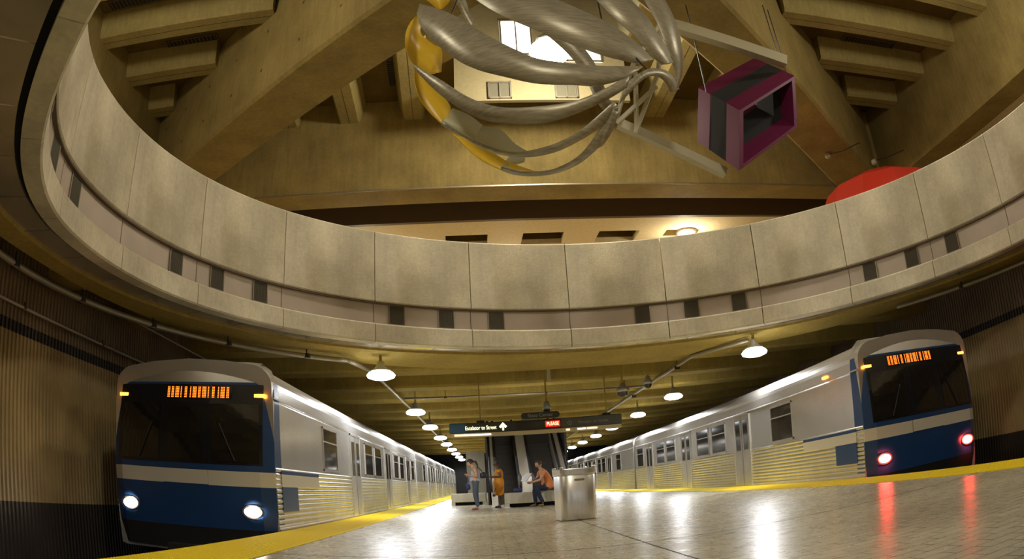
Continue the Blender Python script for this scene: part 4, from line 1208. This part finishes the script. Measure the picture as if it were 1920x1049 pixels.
# --- woman looking down at her phone (faces -x)
t = thing('person', 'person standing in pale tank top and grey jeans, head bowed, with a black shoulder bag', 'person', (-.36, 22.0, 0))
HM = Matrix.Translation((-.115, 0, 1.425)) @ Matrix.Rotation(rad(-32), 4, 'Y')
body = [[((0, 0, .90), (.15, .12)), ((.01, 0, 1.02), (.13, .11)), ((.02, 0, 1.16), (.14, .10)), ((.0, 0, 1.25), (.11, .08)), ((-.04, 0, 1.31), .05), ((-.10, 0, 1.39), .05)]]
hands = []
for s in (-1, 1):
    sh = (.0, s*.16, 1.245); el = (.06 if s < 0 else .02, s*.21, 1.02); wr = (-.17, s*.07, 1.06)
    body.append([((.0, 0, 1.25), (.11, .08)), (sh, .052), (el, .038), (wr, .025)])
    hands.append(hand_chains(wr, (-1, -s*.4, .2), (0, -s, .3), .7, s))
    hp = (0, s*.085, .86); kn = (-.02+s*.02, s*.095, .47); an = (.03, s*.09, .08)
    body.append([((0, 0, .90), (.15, .12)), (hp, .085), (kn, .052), (an, .034)])
person_parts(t, body, M_skin, HM, hands)
cloth(t, 'tank_top', [[((0, 0, .84), (.19, .155)), ((0, 0, .93), (.185, .15)), ((.01, 0, 1.04), (.14, .12)), ((.02, 0, 1.16), (.15, .112)), ((.005, 0, 1.235), (.135, .09))]], M_grey)
cloth(t, 'jeans', [[((0, 0, .90), (.165, .13)), ((0, 0, .96), (.15, .12))]]+[[((0, 0, .90), (.165, .13)), ((0, s*.085, .82), .098), ((-.02+s*.02, s*.095, .47), .068), ((.03, s*.09, .09), .052)] for s in (-1, 1)], M_jean)
hair_cap(t, HM, M_hair)
cloth(t, 'ponytail', [[((.0, 0, 1.50), .035), ((.05, 0, 1.45), .04), ((.08, 0, 1.36), .028), ((.09, 0, 1.28), .012)]], M_hair)
face_marks(t, HM)
for s in (-1, 1): shoe(t, (-.01, s*.09, 0), M_shoe)
b = thing('shoulder_bag', 'black bag hanging on the back of the person in the tank top', 'bag', (-.15, 22.04, 1.05))
cloth(b, 'bag_body', [[((-.02, 0, .1), (.06, .09)), ((.03, 0, 0), (.11, .12)), ((.03, 0, -.1), (.11, .11))]], M_bag)
m = MB(); m.tube([(0, -.1, .12), (-.1, -.16, .24), (-.2, -.14, .2)], .014, 6); m.build('strap', M_bag, b)
b = thing('handbag', 'navy handbag hanging in front of the person in grey jeans', 'bag', (-.59, 21.95, .72))
cloth(b, 'bag_body', [[((0, 0, .1), (.06, .09)), ((0, 0, 0), (.08, .13)), ((.02, 0, -.11), (.075, .12))]], M_navybag)
m = MB(); m.tube([(0, -.1, .12), (.02, -.04, .34), (.03, .08, .12)], .011, 6); m.build('strap', M_navybag, b)
b = MB(); b.box(-.008, .008, -.035, .035, -.065, .065); o = b.build('mobile_phone', M_glass); o.location = (-.62, 22.0, 1.10); o.rotation_euler = (0, rad(30), 0)
tag(o, 'small phone held up by the person in the pale tank top', 'phone')

# --- woman in mustard dress (faces -x)
t = thing('person', 'person with deep brown skin standing in a mustard orange top and skirt', 'person', (.33, 23.0, 0))
HM = Matrix.Translation((-.03, 0, 1.43)) @ Matrix.Rotation(rad(-6), 4, 'Y')
body = [[((0, 0, .88), (.15, .13)), ((.0, 0, 1.0), (.14, .12)), ((.01, 0, 1.13), (.14, .11)), ((.0, 0, 1.22), (.11, .08)), ((-.01, 0, 1.29), .048), ((-.02, 0, 1.37), .05)]]
hands = []
for s in (-1, 1):
    sh = (.0, s*.17, 1.21); el = (.06, s*.22, .99); wr = (-.17, s*.12, 1.0)
    if s > 0: el = (.03, .22, .96); wr = (-.06, .23, .72)
    body.append([((.0, 0, 1.22), (.11, .08)), (sh, .055), (el, .042), (wr, .026)])
    hands.append(hand_chains(wr, (-1, 0, .1) if s < 0 else (-.2, 0, -1), (0, -s, 0), .7, s))
    body.append([((0, 0, .88), (.15, .13)), ((0, s*.085, .82), .085), ((-.01, s*.085, .45), .052), ((.02, s*.08, .08), .034)])
person_parts(t, body, M_skind, HM, hands)
cloth(t, 'top', [[((0, 0, .93), (.165, .15)), ((.0, 0, 1.03), (.155, .135)), ((.01, 0, 1.14), (.16, .125)), ((.0, 0, 1.22), (.14, .095))]]+[[((.0, 0, 1.22), (.14, .095)), ((.0, s*.17, 1.21), .075), ((.03, s*.20, 1.10), .07)] for s in (-1, 1)], M_saff)
m = MB(); rg_ = []
for z, rx, ry in ((.97, .135, .165), (.85, .165, .19), (.65, .155, .185), (.45, .135, .165), (.40, .13, .16)):
    rg_.append([(rx*math.cos(2*pi*i/28)*(1+.03*math.sin(i*2.3)), ry*math.sin(2*pi*i/28)*(1+.03*math.cos(i*1.7)), z) for i in range(28)])
loft(m, rg_); m.build('skirt', M_saff, t, smooth=True, recalc=False)
hair_cap(t, HM, M_hair)
face_marks(t, HM, M_black)
for s in (-1, 1): shoe(t, (-.02, s*.085, 0), M_shoe2)
b = thing('handbag', 'small dark handbag held low beside the mustard skirt', 'bag', (.16, 22.72, .42))
cloth(b, 'bag_body', [[((0, 0, .05), (.05, .08)), ((0, 0, -.06), (.06, .1))]], M_shoe2)
m = MB(); m.tube([(0, -.05, .06), (.08, .2, .26), (.0, .06, .06)], .01, 6); m.build('strap', M_shoe2, b)

# --- man seated on the bench, turned to -x, leaning forward
t = thing('person', 'person in an orange shirt and dark jeans sitting hunched on the bench', 'person', (1.62, 22.45, 0), rad(14))
HM = Matrix.Translation((-.10, 0, 1.30)) @ Matrix.Rotation(rad(-22), 4, 'Y')
body = [[((.18, .1, .58), (.16, .13)), ((.18, .1, .72), (.15, .13)), ((.12, .07, .92), (.16, .12)), ((.03, .03, 1.07), (.13, .09)), ((-.03, 0, 1.15), .055), ((-.08, 0, 1.23), .055)]]
hands = []
for s in (-1, 1):
    sh = (.02, .03+s*.18, 1.06); el = (-.12, .03+s*.21, .82); wr = (-.35, .0+s*.08, .76)
    body.append([((.03, .03, 1.07), (.13, .09)), (sh, .06), (el, .045), (wr, .028)])
    hands.append(hand_chains(wr, (-1, -s*.3, -.1), (0, -s, .2), .7, s))
    kn = (-.24, -.02+s*.12, .56); an = (-.16-.08*s, -.08+s*.12, .09)
    body.append([((.18, .1, .58), (.16, .13)), ((.10, .08+s*.09, .57), .09), (kn, .06), (an, .038)])
person_parts(t, body, M_skin, HM, hands)
cloth(t, 'shirt', [[((.22, .11, .50), (.20, .17)), ((.19, .1, .62), (.225, .19)), ((.18, .1, .76), (.205, .175)), ((.13, .07, .92), (.185, .15)), ((.04, .035, 1.06), (.155, .115))]]+[[((.04, .035, 1.06), (.155, .115)), ((.02, .03+s*.18, 1.06), .085), ((-.07, .03+s*.2, .93), .08)] for s in (-1, 1)], M_salmon)
cloth(t, 'jeans', [[((.18, .1, .58), (.175, .145)), ((.20, .1, .64), (.165, .14))]]+[[((.18, .1, .58), (.175, .145)), ((.10, .08+s*.09, .57), .105), ((-.24, -.02+s*.12, .56), .078), ((-.2-.04*s, -.05+s*.12, .3), .068), ((-.16-.08*s, -.08+s*.12, .10), .058)] for s in (-1, 1)], M_navy)
hair_cap(t, HM, plain('brown_hair', (.06, .035, .02), .6))
face_marks(t, HM)
for s in (-1, 1): shoe(t, (-.19-.08*s, -.08+s*.12, 0), M_shoe3)
m = MB()
g = [[(-.02+.05*math.sin(i), -.17+.07*i, .15*j-.0*i) for i in range(6)] for j in (-1, 1)]
vs = g[0]+g[1]
m.add([(x+.1*(z > 0), y, z) for x, y, z in vs], [(i, i+1, 7+i, 6+i) for i in range(5)])
o = m.build('newspaper', M_paper, recalc=False); o.location = (1.13, 22.30, .93); o.rotation_euler = (0, rad(20), rad(14))
md = o.modifiers.new('th', 'SOLIDIFY'); md.thickness = .006
tag(o, 'pale newspaper held in the hands of the seated person', 'newspaper')
b = thing('backpack', 'small dark bag lying on the left end of the concrete bench', 'bag', (.92, 22.85, .46))
cloth(b, 'bag_body', [[((-.18, 0, .07), (.05, .07)), ((-.05, 0, .08), (.1, .08)), ((.12, 0, .07), (.09, .07))]], M_navybag)
